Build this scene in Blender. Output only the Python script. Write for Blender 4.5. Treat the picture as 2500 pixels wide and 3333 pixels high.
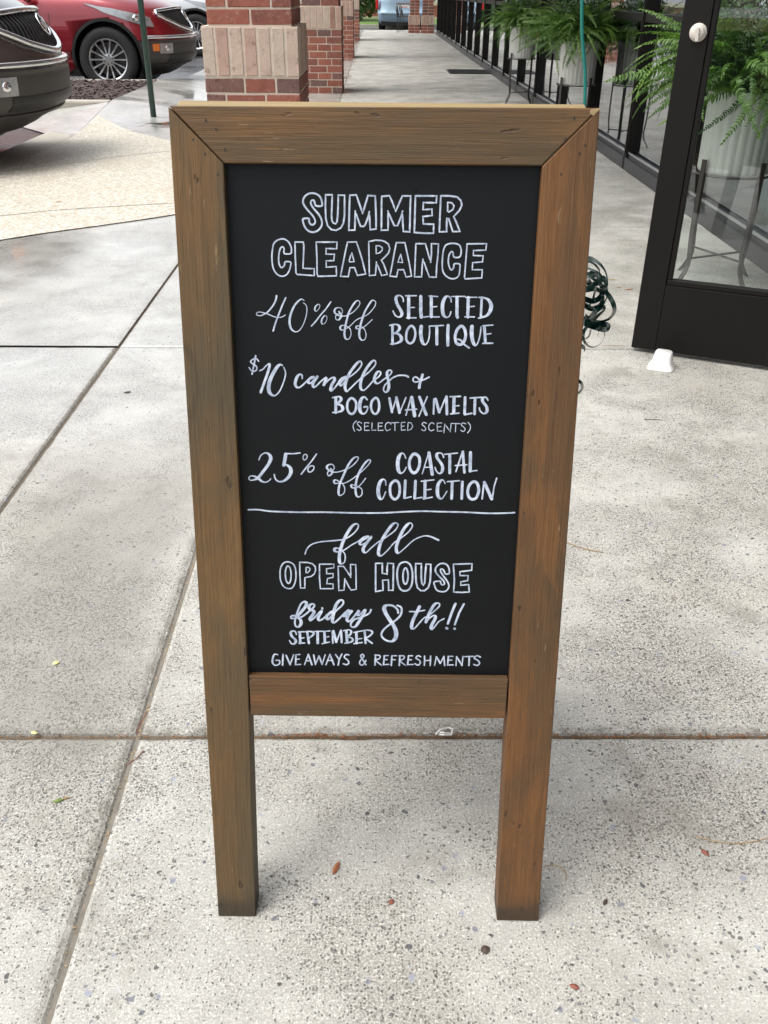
import bpy, bmesh, math, random
from math import sin, cos, pi, radians, sqrt
from mathutils import Vector, Matrix, noise
random.seed(7)
scene = bpy.context.scene
for o in list(bpy.data.objects): bpy.data.objects.remove(o)
COL = scene.collection

# ---------------------------------------------------------------- camera
CAM_H = 1.18; PITCH = radians(30.5); YAW = radians(.75); ROLL = radians(-.5)
fw = Vector((sin(YAW)*cos(PITCH), cos(YAW)*cos(PITCH), -sin(PITCH)))
rt = Vector((cos(YAW), -sin(YAW), 0)); dn = fw.cross(rt)
rt2 = rt*cos(ROLL)+dn*sin(ROLL); dn2 = -rt*sin(ROLL)+dn*cos(ROLL)
cd = bpy.data.cameras.new('camera'); cam = bpy.data.objects.new('camera', cd); COL.objects.link(cam)
m3 = Matrix((rt2, -dn2, -fw)).transposed()
cam.matrix_world = Matrix.Translation((0, 0, CAM_H)) @ m3.to_4x4()
cd.sensor_fit = 'VERTICAL'; cd.sensor_height = 24.0; cd.lens = 24.0*2880/3333
cd.clip_start = .02; cd.clip_end = 1000
scene.camera = cam

# ---------------------------------------------------------------- world, sun, exposure
SUN_EL = radians(64); SUN_AZ = radians(-105)      # azimuth measured from +Y towards +X
world = bpy.data.worlds.new('World'); scene.world = world; world.use_nodes = True
nt = world.node_tree; nt.nodes.clear()
sky = nt.nodes.new('ShaderNodeTexSky'); sky.sky_type = 'NISHITA'; sky.sun_disc = False
sky.sun_elevation = SUN_EL; sky.sun_rotation = SUN_AZ; sky.air_density = 1.5; sky.dust_density = 4.0; sky.ozone_density = 1.0
hs = nt.nodes.new('ShaderNodeHueSaturation'); hs.inputs['Saturation'].default_value = .28
bg = nt.nodes.new('ShaderNodeBackground'); bg.inputs['Strength'].default_value = .15
wo = nt.nodes.new('ShaderNodeOutputWorld')
nt.links.new(sky.outputs[0], hs.inputs['Color']); nt.links.new(hs.outputs[0], bg.inputs['Color']); nt.links.new(bg.outputs[0], wo.inputs[0])
sd = bpy.data.lights.new('sun', 'SUN'); sd.energy = .5; sd.angle = radians(38); sd.color = (1, .97, .92)
sun = bpy.data.objects.new('sun', sd); COL.objects.link(sun)
sdir = Vector((sin(SUN_AZ)*cos(SUN_EL), cos(SUN_AZ)*cos(SUN_EL), sin(SUN_EL)))
sun.rotation_euler = sdir.to_track_quat('Z', 'Y').to_euler(); sun.location = sdir*40
scene.view_settings.view_transform = 'Standard'; scene.view_settings.look = 'None'
scene.view_settings.exposure = 1.07; scene.view_settings.gamma = 1; scene.view_settings.use_curve_mapping = False
scene.render.engine = 'CYCLES'
scene.cycles.max_bounces = 8; scene.cycles.transparent_max_bounces = 24; scene.cycles.caustics_reflective = False; scene.cycles.caustics_refractive = False

# ---------------------------------------------------------------- helpers
class MB:
    def __init__(s): s.v = []; s.f = []
    def add(s, vs, fs):
        b = len(s.v); s.v += [tuple(p) for p in vs]; s.f += [tuple(i+b for i in f) for f in fs]
    def box(s, a, b, M=None):
        x0, y0, z0 = a; x1, y1, z1 = b
        vs = [(x0,y0,z0),(x1,y0,z0),(x1,y1,z0),(x0,y1,z0),(x0,y0,z1),(x1,y0,z1),(x1,y1,z1),(x0,y1,z1)]
        if M is not None: vs = [tuple(M @ Vector(p)) for p in vs]
        s.add(vs, [(0,3,2,1),(4,5,6,7),(0,1,5,4),(1,2,6,5),(2,3,7,6),(3,0,4,7)])
    def prism(s, poly, z0, z1, M=None):           # poly (x,y) ccw
        n = len(poly); vs = [(x,y,z0) for x,y in poly]+[(x,y,z1) for x,y in poly]
        if M is not None: vs = [tuple(M @ Vector(p)) for p in vs]
        s.add(vs, [tuple(range(n-1,-1,-1)), tuple(range(n,2*n))]+[(i,(i+1)%n,(i+1)%n+n,i+n) for i in range(n)])
    def tube(s, pts, r, n=8, caps=True, closed=False):
        pts = [Vector(p) for p in pts]; m = len(pts); base = len(s.v); up = None
        rs = r if isinstance(r, (list, tuple)) else [r]*m
        for i, p in enumerate(pts):
            a = pts[i-1] if i > 0 else (pts[-1] if closed else pts[0]); c = pts[i+1] if i < m-1 else (pts[0] if closed else pts[-1])
            t = (c-a).normalized()
            if up is None: up = Vector((0,0,1)) if abs(t.z) < .9 else Vector((1,0,0))
            x = t.cross(up).normalized(); y = x.cross(t).normalized(); up = y
            for k in range(n):
                an = 2*pi*k/n; s.v.append(tuple(p+(x*cos(an)+y*sin(an))*rs[i]))
        for i in range(m if closed else m-1):
            for k in range(n):
                a = base+i*n+k; b = base+i*n+(k+1)%n; c = base+((i+1)%m)*n+(k+1)%n; d = base+((i+1)%m)*n+k
                s.f.append((a,b,c,d))
        if caps and not closed:
            s.f.append(tuple(base+k for k in range(n))[::-1]); s.f.append(tuple(base+(m-1)*n+k for k in range(n)))
    def lathe(s, prof, n=32, M=None, wave=None):      # prof (r,z) round Z
        base = len(s.v)
        for r, z in prof:
            for k in range(n):
                an = 2*pi*k/n; rr = r*(1+(wave(an) if wave else 0))
                p = Vector((rr*cos(an), rr*sin(an), z)); s.v.append(tuple(M @ p) if M is not None else tuple(p))
        for i in range(len(prof)-1):
            for k in range(n):
                s.f.append((base+i*n+k, base+i*n+(k+1)%n, base+(i+1)*n+(k+1)%n, base+(i+1)*n+k))
    def grid(s, fn, nu, nv):
        base = len(s.v)
        for j in range(nv+1):
            for i in range(nu+1): s.v.append(tuple(fn(i/nu, j/nv)))
        for j in range(nv):
            for i in range(nu):
                a = base+j*(nu+1)+i; s.f.append((a, a+1, a+nu+2, a+nu+1))
    def mesh(s, name, mat, smooth=False):
        me = bpy.data.meshes.new(name); me.from_pydata(s.v, [], s.f); me.update()
        if mat: me.materials.append(mat)
        if smooth: me.polygons.foreach_set('use_smooth', [True]*len(me.polygons))
        return me
    def build(s, name, mat, parent=None, smooth=False, bevel=0, seg=2, kind=None, label=None, M=None):
        me = s.mesh(name, mat, smooth)
        if bevel:
            bm = bmesh.new(); bm.from_mesh(me); bmesh.ops.remove_doubles(bm, verts=bm.verts, dist=1e-6)
            bm.normal_update()
            ed = [e for e in bm.edges if e.is_manifold and e.calc_face_angle(0) > .6]
            bmesh.ops.bevel(bm, geom=ed, offset=bevel, segments=seg, profile=.5, affect='EDGES', clamp_overlap=True)
            bm.to_mesh(me); bm.free()
        return link(name, me, parent, kind, label, M)
def link(name, me, parent=None, kind=None, label=None, M=None):
    o = bpy.data.objects.new(name, me); COL.objects.link(o)
    if parent is not None: o.parent = parent
    if M is not None: o.matrix_local = M
    if kind: o['kind'] = kind
    if label: o['label'] = label
    return o
def thing(name, label, cat, loc=(0,0,0), rz=0, group=None):
    o = bpy.data.objects.new(name, None); COL.objects.link(o); o.location = loc; o.rotation_euler = (0,0,rz); o.empty_display_size = .1
    o['label'] = label; o['category'] = cat
    if group: o['group'] = group
    return o
def tag(o, label=None, cat=None, group=None, kind=None):
    if label: o['label'] = label
    if cat: o['category'] = cat
    if group: o['group'] = group
    if kind: o['kind'] = kind
    return o
def copy_tree(o, parent=None):
    c = o.copy(); COL.objects.link(c)
    if parent is not None: c.parent = parent
    for ch in list(o.children): copy_tree(ch, c)
    return c
def catmull(P, closed=False, sub=6):
    n = len(P); out = []
    if n < 3 and not closed: return list(P)
    rng = range(n if closed else n-1)
    for i in rng:
        if closed: a, b, c, d = P[(i-1) % n], P[i], P[(i+1) % n], P[(i+2) % n]
        else: a, b, c, d = P[max(i-1,0)], P[i], P[i+1], P[min(i+2,n-1)]
        for k in range(sub):
            t = k/sub
            out.append(tuple(.5*((2*q)+(-p+r)*t+(2*p-5*q+4*r-w)*t*t+(-p+3*q-3*r+w)*t**3) for p,q,r,w in zip(a,b,c,d)))
    if not closed: out.append(tuple(P[-1]))
    return out

# ---------------------------------------------------------------- materials
class NT:
    def __init__(s, name):
        s.m = bpy.data.materials.new(name); s.m.use_nodes = True; s.t = s.m.node_tree; s.t.nodes.clear()
        s.out = s.n('ShaderNodeOutputMaterial')
    def n(s, typ, **kw):
        nd = s.t.nodes.new(typ)
        for k, v in kw.items():
            if k in nd.inputs: s.set(nd.inputs[k], v)
            else: setattr(nd, k, v)
        return nd
    def set(s, inp, v):
        if hasattr(v, 'is_linked') or isinstance(v, bpy.types.NodeSocket): s.t.links.new(v, inp)
        else:
            if inp.type == 'RGBA' and not hasattr(v, '__len__'): v = (v, v, v)
            inp.default_value = (*v, 1) if inp.type == 'RGBA' and len(v) == 3 else v
    def pos(s): return s.n('ShaderNodeNewGeometry').outputs['Position']
    def obj(s): return s.n('ShaderNodeTexCoord').outputs['Object']
    def scale(s, v, sc, loc=None):
        k = s.n('ShaderNodeMapping'); s.set(k.inputs[0], v); k.inputs['Scale'].default_value = sc if hasattr(sc,'__len__') else (sc,)*3
        if loc is not None: s.set(k.inputs['Location'], loc)
        return k.outputs[0]
    def noise(s, v, sc, det=3, rough=.5, dist=0, out='Fac'):
        k = s.n('ShaderNodeTexNoise'); s.set(k.inputs['Vector'], v); k.inputs['Scale'].default_value = sc
        k.inputs['Detail'].default_value = det; k.inputs['Roughness'].default_value = rough; k.inputs['Distortion'].default_value = dist
        return k.outputs[out]
    def vor(s, v, sc, out='Distance', feat='F1', rnd=1):
        k = s.n('ShaderNodeTexVoronoi'); k.feature = feat; s.set(k.inputs['Vector'], v); k.inputs['Scale'].default_value = sc; k.inputs['Randomness'].default_value = rnd
        return k.outputs[out]
    def math(s, op, a, b=0, clamp=False):
        k = s.n('ShaderNodeMath'); k.operation = op; k.use_clamp = clamp; s.set(k.inputs[0], a); s.set(k.inputs[1], b); return k.outputs[0]
    def ramp(s, f, stops, interp='LINEAR'):
        k = s.n('ShaderNodeValToRGB'); s.set(k.inputs[0], f); e = k.color_ramp; e.interpolation = interp
        while len(e.elements) < len(stops): e.elements.new(.5)
        for el, (p, c) in zip(e.elements, stops):
            el.position = p; c = (c,c,c) if not hasattr(c,'__len__') else c; el.color = (*c, 1)
        return k.outputs[0]
    def step(s, f, a, b):                        # smoothstep 0..1
        k = s.n('ShaderNodeMapRange'); k.interpolation_type = 'SMOOTHSTEP'; s.set(k.inputs[0], f); k.inputs[1].default_value = a; k.inputs[2].default_value = b
        return k.outputs[0]
    def mix(s, f, a, b, bl='MIX'):
        k = s.n('ShaderNodeMix'); k.data_type = 'RGBA'; k.blend_type = bl; s.set(k.inputs[0], f); s.set(k.inputs[6], a); s.set(k.inputs[7], b); return k.outputs[2]
    def bump(s, h, st, dist=.01):
        k = s.n('ShaderNodeBump'); s.set(k.inputs['Height'], h); k.inputs['Strength'].default_value = st; k.inputs['Distance'].default_value = dist; return k.outputs[0]
    def sep(s, v): return s.n('ShaderNodeSeparateXYZ', Vector=v).outputs
    def rnd(s): return s.n('ShaderNodeObjectInfo').outputs['Random']
    def pbr(s, col, rough=.5, metal=0, bump=None, spec=.5, coat=0, **kw):
        p = s.n('ShaderNodeBsdfPrincipled'); s.set(p.inputs['Base Color'], col); s.set(p.inputs['Roughness'], rough); s.set(p.inputs['Metallic'], metal)
        s.set(p.inputs['Specular IOR Level'], spec); s.set(p.inputs['Coat Weight'], coat)
        if bump is not None: s.set(p.inputs['Normal'], bump)
        for k, v in kw.items(): s.set(p.inputs[k.replace('_',' ')], v)
        s.t.links.new(p.outputs[0], s.out.inputs[0]); return s.m
def plain(name, col, rough=.5, metal=0, spec=.5, coat=0, var=.12, sc=8, bump=.05):
    k = NT(name); n = k.noise(k.obj(), sc, 4, .6)
    c = k.mix(n, tuple(x*(1-var) for x in col), tuple(min(1,x*(1+var)) for x in col))
    return k.pbr(c, k.math('ADD', rough-.04, k.math('MULTIPLY', n, .1)), metal, k.bump(k.noise(k.obj(), sc*20, 2), bump, .001), spec, coat)
M = {}
def m_concrete(name, wet):
    k = NT(name); p = k.pos(); xyz = k.sep(p); mul = lambda a, b_: k.math('MULTIPLY', a, b_)
    big = k.noise(p, 1.1, 5, .65); med = k.noise(p, 6, 5, .65)
    base = k.mix(k.step(med, .3, .7), (.50,.492,.455), (.64,.632,.585))
    base = k.mix(mul(k.step(big, .48, .68), k.math('SUBTRACT', .55, mul(k.step(xyz[1], 3.5, 7), .35))), base, (.38,.35,.30))
    base = k.mix(mul(k.step(k.noise(p, 1.9, 5, .7), .55, .68), .35), base, (.62,.58,.48))
    # sandy grain, worn through more in some places than others
    wear = k.step(k.noise(p, 2.3, 4, .65), .38, .62)
    g = k.noise(p, 300, 3, .8); base = k.mix(mul(k.step(g, .62, .40), k.math('ADD', .40, mul(wear, .42))), base, (.20,.185,.15))
    g2 = k.noise(p, 140, 3, .7); base = k.mix(mul(k.step(g2, .52, .64), k.math('ADD', .16, mul(wear, .42))), base, (.22,.21,.185))
    base = k.mix(mul(k.step(k.noise(p, 210, 2, .6), .56, .68), .55), base, (.84,.83,.77))
    vc = k.vor(p, 210, 'Color'); vd = k.vor(p, 210); rs = k.sep(vc)[0]
    m1 = mul(k.step(k.math('SUBTRACT', k.math('ADD', .28, mul(wear, .14)), vd), 0, .08), k.math('GREATER_THAN', rs, k.math('SUBTRACT', .80, mul(wear, .40))))
    base = k.mix(mul(m1, .8), base, k.mix(k.sep(vc)[1], (.07,.068,.06), (.22,.205,.175)))
    # pits and small stones, 5-9 mm, crowded in the worn patches
    def warp(amt, sc): 
        o = k.n('ShaderNodeVectorMath', operation='ADD'); k.set(o.inputs[0], p); k.set(o.inputs[1], k.n('ShaderNodeVectorMath', operation='SCALE', Vector=k.noise(p, sc, 2, out='Color'), Scale=amt).outputs[0]); return o.outputs[0]
    w3 = k.scale(warp(.010, 90), (1, 1.25, 1)); vc3 = k.sep(k.vor(w3, 98, 'Color')); vd3 = k.vor(w3, 98)
    patch3 = k.math('ADD', mul(k.step(k.noise(p, 2.9, 4, .7), .46, .60), .75), mul(k.step(xyz[0], .15, .55), .3))
    m3 = mul(k.step(k.math('SUBTRACT', k.math('ADD', .19, mul(vc3[2], .22)), vd3), 0, .05), k.math('GREATER_THAN', vc3[0], k.math('SUBTRACT', .97, mul(patch3, .45))))
    base = k.mix(mul(m3, .8), base, k.ramp(vc3[1], [(0,(.06,.06,.058)),(.6,(.15,.15,.15)),(.9,(.26,.27,.29)),(1,(.55,.52,.46))]))
    w2 = warp(.014, 60); vc2 = k.vor(w2, 50, 'Color'); vd2 = k.vor(w2, 50); s2 = k.sep(vc2)
    dens2 = k.step(k.noise(p, 1.7, 3, .65), .45, .70)
    m2 = mul(k.step(k.math('SUBTRACT', k.math('ADD', .13, mul(s2[2], .30)), vd2), 0, .06), k.math('GREATER_THAN', s2[0], k.math('SUBTRACT', .935, mul(dens2, .26))))
    base = k.mix(mul(m2, .85), base, k.ramp(s2[1], [(0,(.05,.05,.055)),(.35,(.12,.125,.145)),(.65,(.25,.27,.34)),(.9,(.36,.38,.46)),(1,(.62,.6,.56))]))
    # dirt that gathers along the joints
    nz = k.math('ADD', .4, k.noise(p, 9, 4, .7))
    jx = k.step(k.math('DIVIDE', k.math('ABSOLUTE', k.math('ADD', xyz[0], .447)), nz), .022, .002)
    jy = k.step(k.math('DIVIDE', k.math('ABSOLUTE', k.math('ADD', xyz[1], -1.207)), nz), .015, .002)
    jz = k.step(k.math('DIVIDE', k.math('ABSOLUTE', k.math('ADD', xyz[0], .985)), nz), .035, .004)
    dirt = k.math('MAXIMUM', k.math('MAXIMUM', jx, jy), jz)
    base = k.mix(mul(dirt, mul(k.step(k.noise(p, 25, 4, .8), .35, .7), .75)), base, (.17,.155,.125))
    st = mul(k.step(k.noise(p, 3.1, 5, .72), .52, .68), k.math('SUBTRACT', .55, mul(k.step(xyz[1], 3.5, 7), .40))); base = k.mix(st, base, (.25,.235,.20))
    # a broad damp-dark band running through the left slab with a pale dry rim
    bx = k.math('ADD', xyz[0], k.math('ADD', mul(k.math('SUBTRACT', k.noise(p, 1.6, 4, .6), .5), .45), mul(xyz[1], .03)))
    band = mul(k.step(bx, -.95, -.72), k.step(bx, -.36, -.50)); yb = mul(k.step(xyz[1], .95, 1.25), k.step(xyz[1], 2.6, 2.0))
    base = k.mix(mul(mul(band, yb), .55), base, (.22,.21,.185))
    h = k.math('ADD', mul(g, .6), k.math('ADD', mul(m1, -.6), mul(m3, -.5)))
    edge = mul(k.math('SUBTRACT', k.noise(p, 2.2, 4, .6), .5), .7)
    wx = k.step(k.math('ADD', mul(xyz[0], -1), edge), .38, .46); wy = k.step(k.math('ADD', xyz[1], edge), 1.9, 2.6)
    w = mul(wx, wy)
    if wet == 2: w = k.math('ADD', .85, mul(k.step(k.noise(p, 1.4, 4, .6), .35, .6), .25))
    else: w = k.math('MAXIMUM', w, mul(k.step(xyz[1], 4.5, 8), .12))
    pud = k.step(k.noise(p, .8, 3, .5), .5, .62)
    base = k.mix(mul(w, .22), base, k.mix(1, base, (.62,.63,.66), 'MULTIPLY'))
    ro = k.math('SUBTRACT', .85, mul(w, k.math('ADD', .38, mul(pud, .32))))
    bm_ = k.n('ShaderNodeBump'); k.set(bm_.inputs['Height'], h); bm_.inputs['Distance'].default_value = .004
    k.set(bm_.inputs['Strength'], k.math('SUBTRACT', 1.0, mul(w, .75)))
    return k.pbr(base, ro, 0, bm_.outputs[0], .4, mul(w, 1.0), Coat_Roughness=k.math('SUBTRACT', .26, mul(pud, .18)))
M['concrete'] = m_concrete('concrete', 0); M['wet_concrete'] = m_concrete('wet_concrete', 2)
def m_aggregate():
    k = NT('exposed_aggregate'); p = k.pos()
    c = k.ramp(k.sep(k.vor(p, 62, 'Color'))[0], [(0,(.29,.265,.21)),(.3,(.50,.475,.405)),(.7,(.61,.59,.515)),(1,(.78,.765,.71))])
    c = k.mix(k.step(k.vor(p, 62), .40, .70), c, (.46,.41,.32))
    c = k.mix(k.math('MULTIPLY', k.step(k.noise(p, 1.8, 4, .6), .5, .72), .35), c, (.42,.35,.24))
    return k.pbr(c, .62, 0, k.bump(k.vor(p, 62), -.9, .006))
M['aggregate'] = m_aggregate()
def m_asphalt():
    k = NT('wet_asphalt'); p = k.pos(); w = k.noise(p, .5, 4, .6)
    c = k.mix(k.noise(p, 160, 2, .7), (.03,.03,.033), (.085,.085,.09))
    return k.pbr(c, k.ramp(w, [(.35,.12),(.65,.4)]), 0, k.bump(k.noise(p, 90, 3), .35, .004), .5)
M['asphalt'] = m_asphalt()
def m_wood(name, ax, light=0, tint=(1,1,1)):
    k = NT(name); o = k.obj(); r = k.rnd(); mul = lambda a, b_: k.math('MULTIPLY', a, b_)
    off = k.n('ShaderNodeCombineXYZ'); k.set(off.inputs[0], mul(r, 7.3)); k.set(off.inputs[1], mul(r, 4.1)); k.set(off.inputs[2], mul(r, 9.7))
    add = k.n('ShaderNodeVectorMath', operation='ADD'); k.set(add.inputs[0], o); k.set(add.inputs[1], off.outputs[0]); v = add.outputs[0]
    ax3 = lambda q: [q if i == ax else 1 for i in range(3)]
    fib = k.scale(v, ax3(.035)); fib2 = k.scale(v, ax3(.018)); pat = k.scale(v, ax3(.28))
    f1 = k.noise(fib, 55, 5, .65, .5); f2 = k.noise(fib, 330, 4, .7); f3 = k.noise(fib2, 150, 3, .6)
    big = k.noise(pat, 7, 5, .66, .6); big2 = k.noise(pat, 13, 4, .65, .5)
    if light:
        c = k.mix(f1, (.25,.18,.085), (.38,.29,.15))
    else:
        c = k.ramp(big, [(.32,(.070,.050,.027)),(.44,(.095,.061,.029)),(.52,(.118,.067,.028)),(.62,(.158,.080,.028)),(.70,(.108,.063,.027))])
        c = k.mix(mul(k.step(big2, .53, .68), .5), c, (.075,.061,.036))
        c = k.mix(mul(k.step(k.noise(pat, 11, 4, .7, .4), .58, .64), .4), c, (.19,.098,.034))
        c = k.mix(mul(k.step(f1, .50, .70), .32), c, (.060,.038,.019))
        c = k.mix(mul(k.step(f3, .56, .68), .30), c, (.055,.035,.018))
    c = k.mix(mul(k.step(f2, .5, .68), .38), c, k.mix(1, c, (.45,.43,.40), 'MULTIPLY'))
    c = k.mix(mul(k.step(f2, .46, .34), .3), c, k.mix(1, c, (1.5,1.45,1.4), 'MULTIPLY'))
    kd = k.vor(k.scale(v, [3.4 if i != ax else 2.0 for i in range(3)]), 1.25); kr = k.math('ADD', kd, mul(f1, .06)); kn = k.step(kr, .13, .06)
    c = k.mix(mul(kn, .75), c, (.026,.018,.012)); c = k.mix(mul(k.step(k.math('ABSOLUTE', k.math('SUBTRACT', kr, .17)), .025, .0), .4), c, (.05,.032,.018))
    c = k.mix(1, c, tint, 'MULTIPLY')
    if ax == 1: c = k.mix(mul(k.step(k.math('ADD', k.sep(o)[1], mul(k.noise(v, 30, 3), -.05)), .022, -.012), .7), c, (.03,.025,.018))   # damp grime at the feet
    # bare scuffs and dark dents
    sc_ = k.step(k.noise(k.scale(v, ax3(.12)), 150, 3, .6), .68, .74); c = k.mix(mul(sc_, .55), c, (.30,.22,.13))
    dn_ = k.step(k.noise(k.scale(v, ax3(.4)), 75, 2, .5), .70, .75); c = k.mix(mul(dn_, .6), c, (.03,.022,.015))
    return k.pbr(c, k.math('ADD', .55, mul(f1, .15)), 0, k.bump(k.math('ADD', k.math('ADD', f2, f1), mul(dn_, -1.2)), .55, .002), .35)
M['wood_v'] = m_wood('stained_wood_upright', 1, 0, (.98,1.06,1.12)); M['wood_r'] = m_wood('reddish_stained_wood_upright', 1, 0, (1.05,.90,.82)); M['wood_b'] = m_wood('reddish_stained_wood_rail', 0, 0, (1.05,.93,.88)); M['wood_h'] = m_wood('stained_wood_rail', 0); M['wood_top'] = m_wood('bare_wood', 0, 1)
def m_board():
    k = NT('chalkboard'); o = k.obj(); n = k.noise(o, 4, 5, .65); s = k.vor(k.scale(o, (1,1,.01)), 26); rr = k.sep(k.vor(k.scale(o,(1,1,.01)), 26, 'Color'))[0]
    sp = k.math('MULTIPLY', k.step(s, .11, .06), k.math('GREATER_THAN', rr, .72))
    c = k.mix(n, (.0025,.003,.0035), (.0055,.006,.007)); c = k.mix(sp, c, (.001,.001,.001))
    return k.pbr(c, k.math('ADD', .40, k.math('MULTIPLY', n, .16)), 0, k.bump(k.noise(o, 300, 2), .06, .0005), .2)
M['board'] = m_board()
def m_chalk():
    k = NT('paint_marker'); o = k.obj(); n = k.noise(o, 90, 4, .65, .4)
    c = k.ramp(n, [(.3,(.28,.33,.43)),(.5,(.46,.52,.63)),(.7,(.68,.73,.82))]); return k.pbr(c, .5, 0, None, .3)
M['chalk'] = m_chalk()
def m_brick(name, stops, mort=False):
    k = NT(name); o = k.obj(); r = k.rnd(); n = k.noise(k.pos(), 14, 5, .7); c = k.ramp(r, stops, 'CONSTANT')
    c = k.mix(k.math('MULTIPLY', k.step(n, .45, .7), .4), c, k.mix(1, c, (.55,.5,.5), 'MULTIPLY'))
    c = k.mix(k.math('MULTIPLY', k.step(k.noise(k.pos(), 45, 4, .75), .56, .68), .45), c, (.5,.40,.33))
    c = k.mix(k.math('MULTIPLY', k.step(k.noise(k.pos(), 28, 4, .7), .60, .70), .6), c, k.mix(1, c, (.4,.35,.33), 'MULTIPLY'))
    return k.pbr(c, .8, 0, k.bump(k.noise(k.pos(), 70, 4, .7), .7, .006), .3)
RED = [(0,(.28,.10,.072)),(.25,(.32,.115,.08)),(.45,(.20,.105,.088)),(.58,(.34,.125,.085)),(.78,(.25,.098,.075)),(.9,(.17,.098,.088))]
M['brick'] = m_brick('red_brick', RED)
M['pale_brick'] = m_brick('pale_soldier_brick', [(0,(.52,.36,.29)),(.25,(.56,.43,.35)),(.45,(.49,.33,.265)),(.7,(.57,.46,.375)),(.92,(.38,.22,.17))])
M['mortar'] = plain('mortar', (.60,.51,.42), .9, var=.25, sc=30, bump=.5)
M['dark_metal'] = plain('dark_bronze_aluminium', (.007,.0058,.005), .45, 0, .22, sc=3)
M['grey_metal'] = plain('grey_aluminium', (.055,.055,.058), .42, .3, .5, sc=4)
M['black_iron'] = plain('black_iron', (.02,.02,.021), .45, .2)
M['stand_iron'] = plain('grey_brown_iron', (.045,.04,.038), .45, .3)
M['chrome'] = plain('chrome', (.75,.76,.78), .12, 1, var=.05)
M['alloy'] = plain('alloy', (.55,.56,.57), .28, .9, var=.08)
M['rubber'] = plain('rubber', (.018,.018,.019), .75, bump=.2)
M['black_plastic'] = plain('black_plastic', (.012,.012,.012), .45)
M['grey_plastic'] = plain('grey_cladding', (.055,.053,.05), .5)
M['white_pot'] = plain('white_fluted_pot', (.62,.62,.58), .4, var=.1, sc=6)
M['white_plastic'] = plain('white_plastic', (.78,.77,.74), .42, var=.05)
M['beige_plastic'] = plain('beige_knob', (.60,.55,.49), .45, var=.05)
M['post_green'] = plain('green_painted_post', (.035,.075,.06), .42, .1)
M['teal'] = plain('teal_twisted_string', (.006,.20,.17), .3, .1, bump=.8, sc=60)
M['ribbon'] = plain('dark_green_ribbon', (.004,.03,.022), .22, 0, .6)
M['dirt'] = plain('joint_dirt', (.13,.105,.075), .95, var=.6, sc=60, bump=.8)
M['mulch'] = plain('mulch', (.085,.06,.055), .85, var=.6, sc=40, bump=.9)
M['soil'] = plain('potting_soil', (.02,.014,.01), .95)
M['interior'] = plain('interior_wall', (.42,.43,.42), .8)
M['interior_floor'] = plain('interior_floor', (.26,.25,.23), .5)
M['cloth'] = plain('pale_blue_cloth', (.55,.70,.72), .8)
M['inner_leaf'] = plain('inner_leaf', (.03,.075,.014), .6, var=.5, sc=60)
M['mortar_grey'] = plain('worn_joint', (.20,.18,.145), .9, var=.5, sc=50, bump=.8)
M['soffit'] = plain('soffit', (.8,.79,.76), .8)
M['kerb'] = plain('kerb_concrete', (.45,.42,.36), .8, var=.25, sc=10, bump=.5)
M['grass'] = plain('grass', (.10,.17,.03), .9, var=.4, sc=20, bump=.5)
M['bark'] = plain('bark', (.07,.05,.035), .9, var=.4, sc=20, bump=.8)
M['cream'] = plain('cream_stone', (.58,.50,.40), .8)
def m_water():
    k = NT('puddle_water'); p = k.pos(); return k.pbr((.10,.095,.09), .04, 0, k.bump(k.noise(p, 12, 2), .04, .003), .6)
M['water'] = m_water()
def m_glass(name, tint=(.92,.95,.94), boost=1.0):
    k = NT(name); f = k.n('ShaderNodeFresnel', IOR=1.5).outputs[0]; f = k.math('MULTIPLY', f, 1.9*boost, True)
    tr = k.n('ShaderNodeBsdfTransparent', Color=tint); gl = k.n('ShaderNodeBsdfGlossy', Color=(.95,.97,1)); gl.inputs['Roughness'].default_value = .012
    mx = k.n('ShaderNodeMixShader'); k.set(mx.inputs[0], f); k.t.links.new(tr.outputs[0], mx.inputs[1]); k.t.links.new(gl.outputs[0], mx.inputs[2])
    k.t.links.new(mx.outputs[0], k.out.inputs[0]); return k.m
M['glass'] = m_glass('window_glass', (.80,.84,.83), 1.3); M['door_glass'] = m_glass('door_glass', (.80,.87,.85), 1.6)
def m_leaf(name, a, b):
    k = NT(name); r = k.rnd(); n = k.noise(k.pos(), 9, 3, .6); c = k.mix(k.math('ADD', k.math('MULTIPLY', r, .6), k.math('MULTIPLY', k.math('SUBTRACT', n, .3), .8), True), a, b)
    p = k.n('ShaderNodeBsdfPrincipled'); k.set(p.inputs['Base Color'], c); p.inputs['Roughness'].default_value = .45
    t = k.n('ShaderNodeBsdfTranslucent'); k.set(t.inputs[0], k.mix(1, c, (1.0,1.25,.6), 'MULTIPLY'))
    mx = k.n('ShaderNodeMixShader'); mx.inputs[0].default_value = .3; k.t.links.new(p.outputs[0], mx.inputs[1]); k.t.links.new(t.outputs[0], mx.inputs[2]); k.t.links.new(mx.outputs[0], k.out.inputs[0]); return k.m
M['frond'] = m_leaf('fern_green', (.034,.095,.018), (.18,.31,.05)); M['leaf'] = m_leaf('tree_leaf', (.02,.055,.012), (.07,.13,.025))
def m_paint(name, col, metal=.35):
    k = NT(name); fl = k.noise(k.obj(), 900, 2, .6); c = k.mix(fl, tuple(x*.85 for x in col), tuple(x*1.15 for x in col)); 
    dr = k.step(k.vor(k.obj(), 70), .22, .12)
    return k.pbr(c, .3, metal, k.bump(dr, .15, .002), .5, 1.0, Coat_Roughness=.04)
M['paint_red'] = m_paint('red_paint', (.25,.008,.018)); M['paint_brown'] = m_paint('brown_grey_paint', (.10,.085,.078)); M['paint_silver'] = m_paint('silver_paint', (.60,.61,.62)); M['paint_blue'] = m_paint('pale_blue_paint', (.30,.42,.52))
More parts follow.
